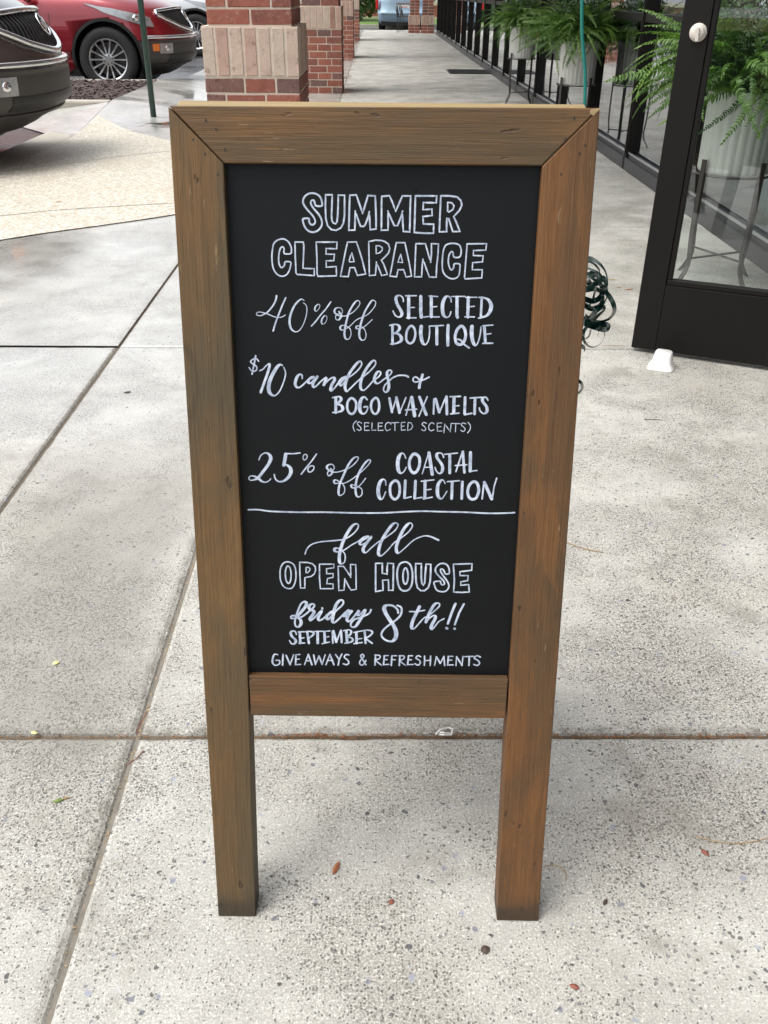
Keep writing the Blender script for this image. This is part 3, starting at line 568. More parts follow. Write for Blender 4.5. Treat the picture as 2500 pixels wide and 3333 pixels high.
LETTERS = """
@summer clearance
S 2.4:-747,9942 -744,9983 -763,10037 -807,10069 -862,10078 -920,10059 -958,10010 -954,9957 -914,9900 -859,9842 -829,9795 -826,9760 -846,9736 -876,9739 -895,9771 -897,9802 -961,9799 -964,9764 -942,9705 -899,9664 -843,9653 -787,9677 -749,9731 -751,9790 -782,9848 -834,9906 -864,9947 -872,9982 -854,10001 -832,9994 -815,9944
P 2.3:-701,10061 -625,10062 -630,9943 -635,9838 -631,9785 -615,9756 -590,9747 -573,9768 -565,9827 -559,9944 -556,10060 -485,10058 -485,9945 -486,9840 -498,9757 -528,9704 -582,9676 -638,9683 -681,9726 -701,9802 -705,9942
P 2.4:-424,10059 -350,10064 -328,10004 -278,9865 -248,9959 -217,10058 -134,10055 -128,9948 -123,9832 -122,9696 -188,9687 -196,9796 -200,9883 -216,9819 -250,9736 -265,9722 -300,9724 -320,9771 -362,9888 -364,9794 -367,9682 -436,9678 -432,9828 -429,9945
P 2.4:-60,10051 28,10059 60,9997 102,9892 134,9963 176,10058 271,10059 268,9952 268,9836 267,9668 194,9672 185,9776 181,9893 161,9823 125,9735 88,9735 56,9798 13,9892 17,9786 16,9686 -60,9682 -60,9832 -61,9949
P 2.4:325,10060 568,10062 565,9988 418,9989 415,9913 517,9918 522,9850 416,9837 423,9757 542,9754 542,9656 431,9655 321,9662 323,9836
P 2.4:615,10063 715,10064 801,10053 845,10016 858,9964 831,9906 769,9841 805,9771 846,9679 765,9676 738,9747 713,9817 691,9819 691,9746 693,9675 610,9672 611,9839 613,9956
P 2.1:695,9994 742,9990 770,9958 757,9917 711,9889 698,9899
S 2.0:-1116,9412 -1105,9448 -1112,9495 -1138,9542 -1182,9571 -1223,9573 -1273,9556 -1311,9516 -1326,9453 -1335,9382 -1333,9303 -1318,9232 -1279,9177 -1225,9155 -1175,9170 -1141,9210 -1119,9274 -1119,9317 -1180,9319 -1191,9281 -1213,9257 -1235,9258 -1253,9296 -1257,9344 -1250,9415 -1232,9470 -1207,9486 -1191,9467 -1188,9412
P 2.0:-1062,9541 -966,9542 -959,9504 -965,9402 -974,9248 -842,9245 -843,9167 -1043,9178 -1057,9195 -1062,9401
P 2.0:-815,9543 -574,9546 -578,9471 -701,9474 -702,9411 -605,9410 -612,9339 -701,9335 -702,9264 -584,9272 -582,9168 -688,9163 -799,9159 -810,9198 -809,9364
P 2.0:-451,9547 -349,9550 -320,9472 -279,9346 -240,9192 -336,9175 -370,9262 -423,9262 -444,9160 -535,9162 -505,9304 -472,9462
P 1.8:-402,9428 -375,9330 -427,9326 -433,9341 -416,9392
P 2.0:-206,9555 -129,9572 -64,9570 -23,9560 23,9530 40,9480 24,9429 -13,9389 -57,9349 -28,9302 14,9191 -52,9176 -77,9238 -115,9328 -118,9269 -126,9181 -196,9174 -201,9371
P 1.8:-120,9509 -79,9510 -46,9487 -50,9459 -79,9431 -118,9423
P 2.0:114,9547 214,9548 225,9501 269,9321 298,9174 235,9163 205,9245 139,9244 123,9164 45,9171 64,9271 95,9445
P 1.8:167,9418 191,9326 137,9329 153,9379
P 2.0:342,9538 451,9539 475,9465 519,9331 525,9434 522,9540 603,9538 601,9419 590,9293 587,9165 507,9166 476,9244 428,9366 421,9299 416,9167 334,9166 338,9377
S 2.0:849,9394 868,9430 866,9489 840,9531 787,9546 730,9542 686,9522 663,9467 655,9388 654,9301 666,9230 700,9182 759,9151 817,9156 853,9192 861,9264 856,9315 795,9317 789,9279 768,9249 743,9270 724,9334 728,9405 748,9448 772,9448 788,9394
P 2.0:935,9542 1160,9547 1155,9476 1012,9469 1012,9414 1127,9411 1122,9344 1007,9333 1007,9254 1124,9255 1121,9163 1023,9156 928,9149 919,9169 928,9383
@40% off
s 1.0/2.3:-1292,8931 -1305,8877 -1344,8809 -1401,8745 -1444,8717 -1491,8698 -1530,8704 -1536,8725 -1508,8741 -1462,8735 -1407,8720 -1343,8694 -1287,8680 -1236,8686 -1192,8711
s 1.0/2.1:-1184,8910 -1228,8819 -1277,8705 -1317,8605 -1343,8522
s 1.1/2.8:-967,8881 -996,8896 -1033,8875 -1081,8821 -1124,8734 -1144,8652 -1139,8580 -1114,8534 -1073,8514 -1031,8531 -988,8590 -954,8673 -936,8755 -942,8822 -976,8855
s 0.7/2.2:-803,8837 -831,8815 -843,8778 -827,8758 -799,8779 -781,8815 -789,8838 -808,8833
s 1.0/1.9:-651,8868 -712,8784 -777,8711 -834,8638 -885,8584
s 0.7/2.2:-726,8707 -754,8675 -764,8630 -749,8607 -718,8626 -699,8671 -703,8703 -726,8707
s 1.1/2.6:-555,8755 -527,8714 -546,8673 -564,8659 -592,8668 -594,8704 -569,8727 -527,8732 -513,8764 -531,8797 -568,8802 -601,8786 -608,8749 -587,8727 -555,8709 -499,8705 -453,8715 -388,8752 -333,8807 -307,8852 -319,8883 -351,8880 -398,8820 -439,8742 -462,8660 -481,8578 -491,8505 -482,8450 -458,8432 -430,8446 -412,8497 -421,8551 -449,8579 -490,8596 -528,8591 -542,8564 -523,8541 -481,8555 -425,8588 -370,8643 -323,8676 -277,8694 -203,8736 -139,8809 -119,8859 -131,8886 -163,8890 -204,8835 -250,8754 -282,8663 -305,8571 -314,8498 -304,8447 -276,8423 -244,8439 -232,8489 -249,8549 -282,8579 -323,8594 -349,8584 -344,8561 -309,8560 -258,8581 -203,8627 -159,8669
@selected boutique
s 1.8/4.2:207,8882 203,8919 177,8947 148,8951 123,8934 121,8898 141,8841 176,8784 193,8744 181,8711 152,8702 114,8722 87,8771
p 4.0:269,8944 273,8695
p 1.5:231,8948 360,8951
p 1.5:292,8814 340,8815
p 1.7:250,8693 361,8695
p 4.2:412,8942 416,8763 424,8705
p 1.7:424,8701 516,8713
p 4.0:536,8943 542,8711
p 1.5:509,8949 613,8944
p 1.5:559,8823 606,8830
p 1.7:532,8707 637,8709
s 1.8/4.6:773,8885 763,8929 729,8949 697,8929 674,8872 672,8798 686,8733 721,8705 758,8722 773,8771
p 4.0:840,8938 846,8727 854,8706
p 1.5:775,8946 933,8949
p 4.0:973,8936 975,8712
p 1.5:941,8938 1074,8941
p 1.5:991,8830 1049,8837
p 1.7:942,8713 1054,8714
p 3.0:1131,8938 1130,8705
s 1.8/5.0:1099,8940 1166,8934 1217,8906 1246,8846 1235,8780 1192,8727 1105,8701
p 3.2:82,8603 87,8383
s 1.7/3.8:49,8602 99,8615 149,8608 168,8571 142,8529 100,8508
s 1.7/4.4:109,8512 164,8496 192,8455 182,8417 127,8391 64,8382
S 2.9:300,8599 259,8547 248,8480 257,8422 296,8393 338,8423 357,8498 343,8573
s 1.7/4.6:426,8594 421,8524 434,8441 456,8391 490,8387 518,8442 527,8525 523,8600
p 1.7:523,8600 690,8610
p 3.9:611,8592 617,8389
p 4.0:746,8610 744,8511 750,8378
S 3.7:900,8604 855,8562 833,8479 852,8404 904,8388 944,8430 958,8505 939,8576
s 1.7/2.9:859,8450 902,8438 946,8389 1006,8348
s 1.7/4.9:1030,8601 1029,8515 1045,8432 1072,8382 1097,8391 1120,8449 1133,8532 1137,8599
p 3.7:1177,8599 1198,8413
p 1.7:1155,8611 1276,8621
p 1.5:1206,8512 1260,8521
p 2.0:1168,8404 1286,8408
@$10 candles &
s 1.8:-1530,8158 -1553,8186 -1588,8185 -1620,8164 -1624,8143 -1601,8123 -1566,8103 -1553,8075 -1565,8047 -1593,8036 -1624,8046 -1647,8081
p 2.2:-1563,8223 -1579,8151 -1599,8067 -1615,8001
s 1.7/3.5:-1520,8044 -1481,8062 -1437,8108 -1399,8129 -1403,8084 -1434,7993 -1480,7873 -1516,7781
s 1.8/5.1:-1243,8110 -1270,8120 -1306,8092 -1357,8015 -1401,7923 -1417,7846 -1409,7783 -1378,7748 -1336,7745 -1285,7798 -1241,7890 -1211,7982 -1209,8037 -1226,8086
s 2.1/4.0:-1005,7956 -1008,7995 -1032,8005 -1064,7980 -1086,7927 -1091,7878 -1070,7847 -1032,7851 -982,7894 -932,7943 -897,7972 -865,7979 -876,7968 -918,7950 -936,7919 -919,7898 -884,7916 -841,7965 -816,7990 -848,7944 -877,7895 -871,7853 -835,7867 -779,7924 -715,7970 -726,7925 -746,7872 -716,7911 -660,7961 -618,7972 -614,7940 -646,7884 -661,7827 -647,7813 -604,7856 -562,7913 -506,7976
s 1.9/3.8:-565,7920 -529,7964 -485,7983 -478,7979 -529,7928 -551,7899 -536,7874 -504,7900 -464,7958 -392,8009 -327,8067 -284,8132 -295,8171 -327,8160 -377,8103 -428,8030 -467,7943 -486,7864 -468,7806 -428,7835 -363,7901 -291,7967 -234,8011 -169,8069 -119,8134 -120,8177 -148,8180 -198,8126 -248,8047 -284,7960 -298,7880 -287,7833 -254,7823 -204,7867 -140,7940 -82,7984 -54,8021 -58,8049 -90,8049 -118,8005 -129,7955 -110,7912 -74,7912 -17,7956 26,7986 68,8022 79,8058 53,8069 28,8050 25,8007 40,7950 48,7885 42,7834 13,7801 -16,7826 -2,7884 41,7928 91,7976 155,8005 219,8010 263,8003 281,7992
s 1.9/3.5:456,8020 440,7962 423,7904 418,7860
s 1.9/2.2:536,7992 486,7966 429,7944 372,7929 343,7946 346,7979 378,7990 407,7969 437,7944
@bogo wax melts
p 3.8:-599,7728 -600,7541
s 2.0/4.3:-637,7725 -558,7738 -533,7709 -559,7671 -597,7651 -534,7632 -515,7588 -547,7555 -636,7541
S 3.1:-406,7724 -451,7678 -460,7601 -432,7537 -387,7531 -353,7590 -355,7680
s 2.0/4.6:-216,7707 -248,7739 -286,7713 -307,7629 -298,7558 -260,7529 -222,7559 -209,7617 -254,7614
S 3.1:-108,7731 -159,7682 -167,7605 -139,7541 -100,7535 -69,7593 -73,7683
p 3.3:57,7726 91,7557
p 1.8:91,7557 142,7735
p 3.8:142,7735 183,7551
p 1.8:186,7551 259,7739
p 1.8:263,7520 319,7737
p 4.6:329,7740 369,7515
p 1.8:256,7585 393,7597
p 3.8:424,7747 512,7530
p 1.8:519,7752 423,7509
p 2.3:602,7724 601,7540
p 3.6:621,7724 670,7562
p 2.0:674,7562 747,7755
p 3.6:753,7755 766,7540
p 4.3:846,7746 848,7556
p 2.0:797,7756 923,7762
p 1.8:864,7641 909,7647
p 2.0:811,7543 912,7554
p 3.6:981,7748 982,7549
p 2.3:983,7536 1069,7554
p 3.6:1102,7737 1104,7547
p 2.0:1041,7742 1177,7753
s 2.0/4.1:1261,7719 1234,7754 1196,7744 1198,7699 1245,7642 1254,7578 1217,7552 1172,7584 1160,7622
@selected scents
s 1.1:-345,7441 -378,7408 -387,7362 -368,7310
s 1.1:-281,7412 -317,7428 -336,7402 -298,7363 -288,7337 -310,7321 -340,7337
p 1.1:-191,7417 -246,7420 -245,7321 -186,7324
p 1.1:-245,7371 -199,7378
p 1.1:-153,7417 -156,7326 -105,7328
p 1.1:-25,7419 -76,7418 -78,7323 -15,7328
p 1.1:-76,7373 -32,7379
s 1.1:80,7401 57,7427 18,7407 10,7361 30,7322 74,7342
p 1.1:82,7421 176,7428
p 1.1:128,7422 130,7326
p 1.1:252,7432 208,7426 209,7331 260,7336
p 1.1:208,7379 244,7384
P 1.1:291,7430 329,7424 349,7385 331,7346 286,7328
s 1.1:517,7422 482,7432 464,7406 496,7378 510,7344 485,7328 459,7343
s 1.1:610,7414 584,7431 551,7401 548,7355 574,7329 612,7343
p 1.1:706,7429 648,7424 655,7324 711,7328
p 1.1:654,7376 697,7383
p 1.1:735,7305 742,7416 814,7319 821,7424
p 1.1:827,7424 930,7423
p 1.1:879,7422 876,7320
s 1.1:1002,7420 968,7432 947,7406 982,7376 996,7348 972,7324 942,7341
s 1.1:1027,7442 1058,7401 1056,7349 1027,7306
@25% off
s 1.5/4.9:-1566,6929 -1539,6987 -1482,7020 -1431,6994 -1418,6942 -1456,6862 -1520,6777 -1584,6696 -1636,6669 -1683,6663 -1702,6689 -1681,6716 -1635,6717 -1584,6691 -1534,6649 -1483,6641 -1441,6666 -1425,6688
s 1.8:-1049,7025 -1135,7014 -1217,7015
p 4.5:-1227,7007 -1256,6865
s 2.0/4.9:-1266,6865 -1220,6868 -1175,6829 -1171,6766 -1209,6702 -1266,6658 -1328,6652 -1368,6689 -1379,6742
S 1.4:-993,7005 -1012,6979 -1006,6940 -979,6943 -961,6974 -968,7003
s 1.4/2.2:-845,7012 -903,6928 -975,6837 -1040,6752
S 1.8:-909,6861 -950,6832 -951,6790 -925,6780 -889,6807 -878,6849
s 1.4/3.1:-669,6826 -649,6789 -664,6752 -690,6735 -708,6751 -700,6788 -648,6805 -623,6837 -643,6879 -684,6881 -714,6857 -710,6825 -659,6789 -587,6784 -495,6812 -413,6856 -347,6920 -321,6972 -347,6983 -393,6956 -454,6866 -510,6738 -552,6641 -570,6556 -568,6491 -542,6481 -501,6514 -494,6578 -521,6631 -567,6663 -608,6683 -629,6662 -614,6635 -567,6641 -495,6642 -413,6686 -352,6735 -270,6805 -199,6880 -168,6933 -194,6948 -250,6889 -311,6783 -346,6676 -357,6569 -346,6484 -315,6462 -277,6495 -277,6560 -310,6591 -362,6612 -403,6622 -411,6601 -388,6580 -331,6591 -280,6640 -229,6710
@coastal collection
s 1.6/5.1:270,6975 248,7027 218,7037 188,7000 172,6927 177,6832 202,6785 232,6785 262,6823 279,6860
S 3.9:380,7034 335,6992 315,6918 328,6834 370,6787 416,6814 444,6899 435,6993
p 1.6:481,6778 553,7047
p 4.5:558,7047 606,6774
p 1.6:501,6860 568,6864
s 1.8/4.3:742,6992 725,7034 689,7049 657,7033 661,6986 703,6929 733,6871 727,6808 692,6784 656,6817 639,6862
p 3.9:817,7030 825,6793
p 1.8:753,7031 913,7050
p 2.0:901,6810 973,7068
p 3.5:978,7068 1008,6801
p 1.8:890,6889 1035,6902
p 4.3:1074,7059 1079,6821
p 1.8:1079,6818 1165,6830
s 1.6/5.1:26,6623 19,6681 -12,6697 -48,6659 -68,6584 -67,6498 -41,6439 -10,6451 25,6537
S 3.5:142,6683 91,6640 78,6565 93,6479 140,6437 186,6475 202,6556 188,6652
p 3.7:270,6685 263,6460
p 1.9:264,6451 346,6474
p 3.7:398,6681 392,6456
p 1.9:393,6451 485,6468
p 4.1:518,6683 521,6458
p 1.8:470,6679 628,6700
p 1.6:534,6566 596,6577
p 1.9:501,6447 614,6473
s 1.6/4.7:771,6655 746,6697 715,6691 681,6627 679,6520 707,6461 743,6461 797,6553
p 3.7:860,6672 860,6458
p 1.8:798,6679 951,6694
p 3.7:987,6679 987,6459
S 3.9:1131,6684 1081,6643 1059,6557 1077,6482 1120,6450 1170,6473 1197,6559 1178,6655
p 2.3:1259,6677 1245,6458
p 4.1:1264,6677 1366,6459
p 2.0:1372,6459 1389,6626 1415,6733
@divider line
s 2.2:-1721,6272 -1593,6274 -1436,6255 -1100,6248 -741,6253 -382,6249 -23,6254 290,6275 513,6285 737,6281 1028,6279 1319,6269 1542,6274 1665,6283
@fall
s 1.8/4.6:-1009,5681 -985,5749 -927,5811 -834,5846 -720,5862 -605,5874 -502,5892 -411,5946 -342,6019 -319,6079 -348,6103 -399,6072 -462,5975 -519,5853 -548,5755 -566,5657 -561,5571 -532,5553 -497,5584 -491,5670 -520,5725 -583,5767 -623,5760 -623,5730 -583,5718 -503,5744 -411,5812 -319,5868 -251,5924 -199,5937 -205,5924 -279,5875 -302,5838 -279,5820 -216,5858 -148,5937 -205,5858 -256,5772 -250,5723 -215,5717 -147,5786 -56,5866 46,5934 148,6020 187,6093 163,6122 113,6098 34,5982 -33,5848 -60,5726 -48,5677 -14,5678 60,5752 139,5851 218,5913 319,5999 369,6078 357,6119 317,6113 250,6022 190,5876 169,5778 181,5723 210,5718 289,5792 390,5891 503,5947 594,5948 709,5898
@open
S 2.1:-1232,5570 -1292,5550 -1330,5485 -1341,5400 -1334,5305 -1300,5228 -1241,5195 -1184,5209 -1147,5282 -1133,5377 -1139,5480 -1169,5543
S 2.1:-1245,5508 -1267,5452 -1270,5366 -1258,5298 -1231,5268 -1206,5307 -1196,5393 -1206,5479 -1226,5508
P 2.1:-1081,5566 -978,5565 -915,5547 -880,5509 -875,5458 -893,5407 -933,5372 -1017,5353 -1020,5207 -1076,5206 -1081,5395
P 1.9:-999,5495 -967,5499 -948,5478 -952,5453 -980,5422 -1000,5422
P 2.1:-824,5544 -637,5547 -637,5496 -733,5482 -732,5413 -646,5415 -650,5363 -722,5345 -731,5272 -648,5271 -651,5204 -816,5201 -826,5356
P 2.1:-582,5518 -512,5519 -470,5456 -416,5367 -419,5457 -421,5546 -353,5544 -349,5406 -347,5200 -411,5186 -439,5225 -495,5348 -499,5275 -507,5185 -575,5179 -578,5360
@house
P 2.6:-95,5565 -9,5569 -8,5500 -7,5430 54,5419 55,5501 61,5571 136,5565 136,5437 135,5193 78,5191 77,5268 72,5338 -2,5332 3,5267 4,5191 -92,5171 -94,5387
S 2.8:272,5589 216,5559 187,5466 189,5363 208,5260 244,5200 305,5187 357,5225 385,5320 383,5450 359,5543 315,5586
S 2.6:291,5509 267,5458 263,5374 277,5299 303,5285 324,5337 327,5421 313,5486
P 2.6:424,5571 497,5571 499,5489 500,5377 512,5293 530,5270 547,5303 552,5425 559,5566 620,5563 621,5445 618,5323 596,5238 549,5195 497,5194 453,5236 435,5320 426,5442
S 2.4:862,5441 858,5504 834,5555 791,5577 739,5572 693,5529 681,5483 700,5436 749,5381 794,5335 804,5293 778,5279 756,5302 750,5330 672,5319 678,5268 706,5207 759,5184 820,5190 858,5233 861,5285 833,5345 778,5419 751,5465 750,5498 776,5498 798,5466 812,5436
P 2.4:912,5570 1153,5581 1152,5490 1000,5467 1004,5413 1110,5415 1106,5345 1016,5325 1019,5278 1121,5289 1133,5185 1030,5177 929,5182 932,5356
@friday
s 2.6/4.7:-1174,4770 -1208,4770 -1208,4799 -1169,4808 -1109,4780 -1079,4730 -1084,4680 -1119,4646 -1153,4662 -1160,4721 -1143,4804 -1111,4895 -1075,4978 -1033,5012 -1003,4996 -1015,4946 -1062,4880 -1116,4813 -1124,4779 -1071,4793 -1017,4831 -963,4881 -917,4923 -897,4961 -916,4981 -954,4968 -970,4935 -951,4898 -906,4878 -918,4832 -957,4774 -950,4745 -903,4783 -849,4842 -803,4884 -834,4825 -850,4775 -835,4747 -789,4768 -736,4819 -697,4861 -659,4882 -682,4861 -732,4819 -736,4777 -713,4765 -660,4828 -598,4904 -530,4971 -515,5020 -537,5044 -575,5027 -621,4953 -644,4862 -660,4779 -660,4729 -630,4721 -576,4772 -515,4839 -462,4893 -447,4894 -500,4839 -515,4814 -485,4815 -439,4857 -401,4899 -447,4832 -470,4773 -455,4740 -424,4749 -371,4816 -310,4900 -333,4842 -310,4830 -272,4868 -227,4910 -257,4835 -302,4751 -348,4675 -386,4654 -417,4674 -413,4716 -371,4767 -302,4793 -227,4827 -174,4861 -151,4911
p 3.3:-795,4924 -794,4915
@september
s 2.0/4.0:-1144,4537 -1159,4578 -1193,4586 -1220,4561 -1206,4510 -1161,4461 -1154,4427 -1178,4397 -1212,4401 -1238,4447
p 3.7:-1098,4571 -1093,4411
p 2.0:-1117,4575 -1036,4579
p 1.8:-1076,4483 -1042,4490
p 2.1:-1112,4406 -1035,4414
p 3.4:-998,4564 -978,4413
s 2.1/3.4:-1017,4579 -960,4583 -914,4566 -922,4532 -969,4493
p 3.8:-860,4575 -861,4415
p 2.0:-906,4584 -799,4589
p 3.7:-769,4568 -764,4425
p 1.8:-788,4586 -696,4596
p 1.7:-739,4506 -712,4514
p 2.0:-801,4407 -701,4434
p 2.5:-661,4591 -659,4418
p 3.7:-650,4595 -613,4436
p 2.1:-609,4436 -554,4601
p 3.1:-547,4605 -540,4429
p 3.8:-478,4598 -467,4438
s 1.8/3.4:-516,4602 -447,4615 -413,4595 -424,4549 -463,4518 -409,4498 -390,4465 -425,4435 -497,4419
p 3.7:-344,4575 -340,4423
p 2.0:-375,4579 -256,4606
p 1.8:-321,4483 -271,4492
p 2.1:-375,4414 -267,4433
p 3.2:-233,4598 -221,4425
s 2.0/3.2:-256,4606 -195,4615 -142,4603 -134,4570 -172,4527 -218,4493 -179,4460 -133,4425
@8th
s 2.8/6.0:208,4871 198,4916 148,4965 87,4980 34,4967 23,4922 51,4848 105,4758 152,4683 183,4600 181,4516 139,4461 78,4460 16,4497 -11,4555 23,4631 106,4708 188,4776 241,4843 254,4917 239,4958 193,4978
s 2.1/4.8:488,4966 452,4879 409,4779 388,4696 396,4650 427,4650 479,4714 545,4798 612,4840 686,4908 745,4974 747,5011 713,5019 676,4990 633,4907 598,4815 578,4736 614,4791 665,4837 700,4834 693,4784 661,4717 647,4666 663,4642 693,4676 744,4751 814,4798
p 2.0:357,4894 444,4891 557,4915
p 3.5:959,5015 914,4887 868,4728
p 3.0:1070,5012 1012,4888 961,4717
p 4.0:853,4663 858,4658
p 3.6:958,4656 962,4652
@giveaways refreshments
s 2.0/2.7:-1402,4234 -1444,4237 -1468,4183 -1474,4113 -1439,4074 -1384,4095 -1379,4145 -1428,4150
p 2.3:-1330,4239 -1340,4079
p 2.5:-1288,4226 -1237,4087
p 1.8:-1237,4087 -1187,4241
p 2.3:-1157,4234 -1163,4088
p 1.8:-1156,4238 -1103,4243
p 1.8:-1158,4168 -1113,4173
p 1.8:-1163,4088 -1096,4094
p 1.8:-1042,4091 -990,4245
p 2.5:-990,4245 -943,4092
p 1.8:-1023,4145 -960,4152
p 2.3:-918,4238 -895,4099
p 1.8:-895,4099 -846,4223
p 2.3:-846,4223 -805,4101
p 1.8:-805,4101 -762,4244
p 1.8:-754,4095 -699,4250
p 2.5:-699,4250 -646,4097
p 1.8:-732,4156 -668,4163
p 2.1:-624,4251 -578,4178
p 2.1:-538,4258 -574,4178 -589,4092
s 2.1:-445,4246 -484,4249 -506,4209 -466,4174 -445,4131 -476,4100 -520,4113
s 2.0:-215,4104 -260,4183 -287,4233 -260,4257 -242,4229 -278,4183 -301,4133 -278,4097 -242,4114 -215,4170
p 2.3:-87,4246 -93,4101
s 2.0:-94,4252 -27,4241 -36,4197 -81,4173 -8,4102
p 2.3:32,4238 22,4108
p 1.8:26,4242 85,4247
p 1.8:27,4182 72,4187
p 1.8:22,4108 94,4114
p 2.3:134,4240 127,4100
p 1.8:134,4244 196,4245
p 1.8:131,4184 179,4185
p 2.3:241,4241 234,4102
s 2.0:232,4245 295,4242 290,4199 242,4172 315,4107
p 2.3:357,4243 346,4114
p 1.8:354,4247 411,4248
p 1.8:351,4188 398,4188
p 1.8:346,4114 423,4119
s 2.1:519,4236 483,4249 456,4215 502,4182 517,4143 486,4110 446,4130
p 2.1:572,4247 572,4108
p 2.1:653,4248 651,4109
p 1.8:574,4178 649,4185
p 1.8:710,4110 730,4240
p 2.3:730,4240 786,4141
p 1.8:786,4141 831,4247
p 2.1:831,4247 845,4108
p 2.1:891,4242 884,4117
p 1.8:885,4248 951,4249
p 1.8:887,4189 940,4194
p 1.8:884,4117 961,4122
p 1.8:997,4111 1001,4244
p 2.3:1001,4244 1078,4116
p 1.8:1078,4116 1087,4252
p 1.8:1105,4246 1224,4254
p 2.3:1171,4249 1171,4118
s 2.1:1320,4244 1272,4263 1238,4228 1286,4195 1313,4156 1284,4120 1235,4135
"""
# ================================================================ THE SIGN
SX, SY, SYAW, LEAN, SW, SL = 0.00865, 0.8201, -0.02295, 0.22312, .474, 1.0969
sign = thing('chalkboard_sign', 'wooden A-frame chalkboard sign lettered in white, standing in the middle of the walkway', 'sign', (SX,SY,0), SYAW)
LF = Matrix.Rotation(-LEAN, 4, 'X') @ Matrix.Rotation(pi/2, 4, 'X')     # leaf frame: x = across, y = up the board, z = towards the reader
TH = .038
def leaf_board(name, poly, z0, z1, mat, Mx, parent=sign, bev=.0013, warp=0):
    m = MB(); m.prism(poly, z0, z1); o = m.build(name, mat, parent, bevel=bev, seg=2, M=Mx)
    return o
ti, bi, bb = 1.0375, .3965, .336; iu0, iu1 = -.1835, .1735; il0, il1 = -.180, .171
leaf_board('stile', [(-.2375,-.001),(-.1825,-.001),(il0+.0005,bi),(iu0,ti),(-.242,1.0955)], -TH, 0, M['wood_v'], LF)
leaf_board('stile', [(.2345,.001),(.2325,1.098),(iu1,ti+.001),(il1,bi),(.1735,.001)][::-1], -TH, 0, M['wood_r'], LF)
leaf_board('top_rail', [(-.2412,1.0965),(iu0+.0006,ti+.0006),(iu1-.0006,ti+.0015),(.2318,1.0985)], -TH, -.0006, M['wood_h'], LF)
leaf_board('bottom_rail', [(-.1775,bb),(il1-.0025,bb+.0015),(il1-.0015,bi+.001),(-.1785,bi)], -TH, -.0012, M['wood_b'], LF)
pan = MB(); pan.box((-.186,bi-.004,-.020),(.176,ti+.004,-.012)); board = pan.build('chalkboard_panel', M['board'], sign, M=LF)
pb = MB(); pb.box((-.18,bb,-.0205-.004),(.172,bb+.03,-.0205)); 
# nail holes and the torn corner
nh = MB()
for x, y in ((-.201,1.082),(-.190,1.073),(-.216,1.062),(-.2035,1.047),(-.181,1.052),(-.190,1.026),(.205,1.088),(.197,1.066),(.183,1.050),(.2195,1.060),(.214,1.0515),(.195,1.030)):
    a = random.uniform(0,3); r = .0014
    nh.add([(x+r*cos(t_)*.8*random.uniform(.7,1.3), y+r*sin(t_)*1.3, .0002) for t_ in [2*pi*i/7 for i in range(7)]], [tuple(range(7))])
nh.build('nail_hole', M['black_plastic'], sign, M=LF, kind='stuff')
sp_ = MB(); sp_.add([(.222,1.0965,.0004),(.2335,1.0985,.0005),(.226,1.0905,.0006),(.2215,1.0925,.0004)], [(0,1,2,3)][::1]); sp_.build('splinter', M['wood_top'], sign, M=LF)
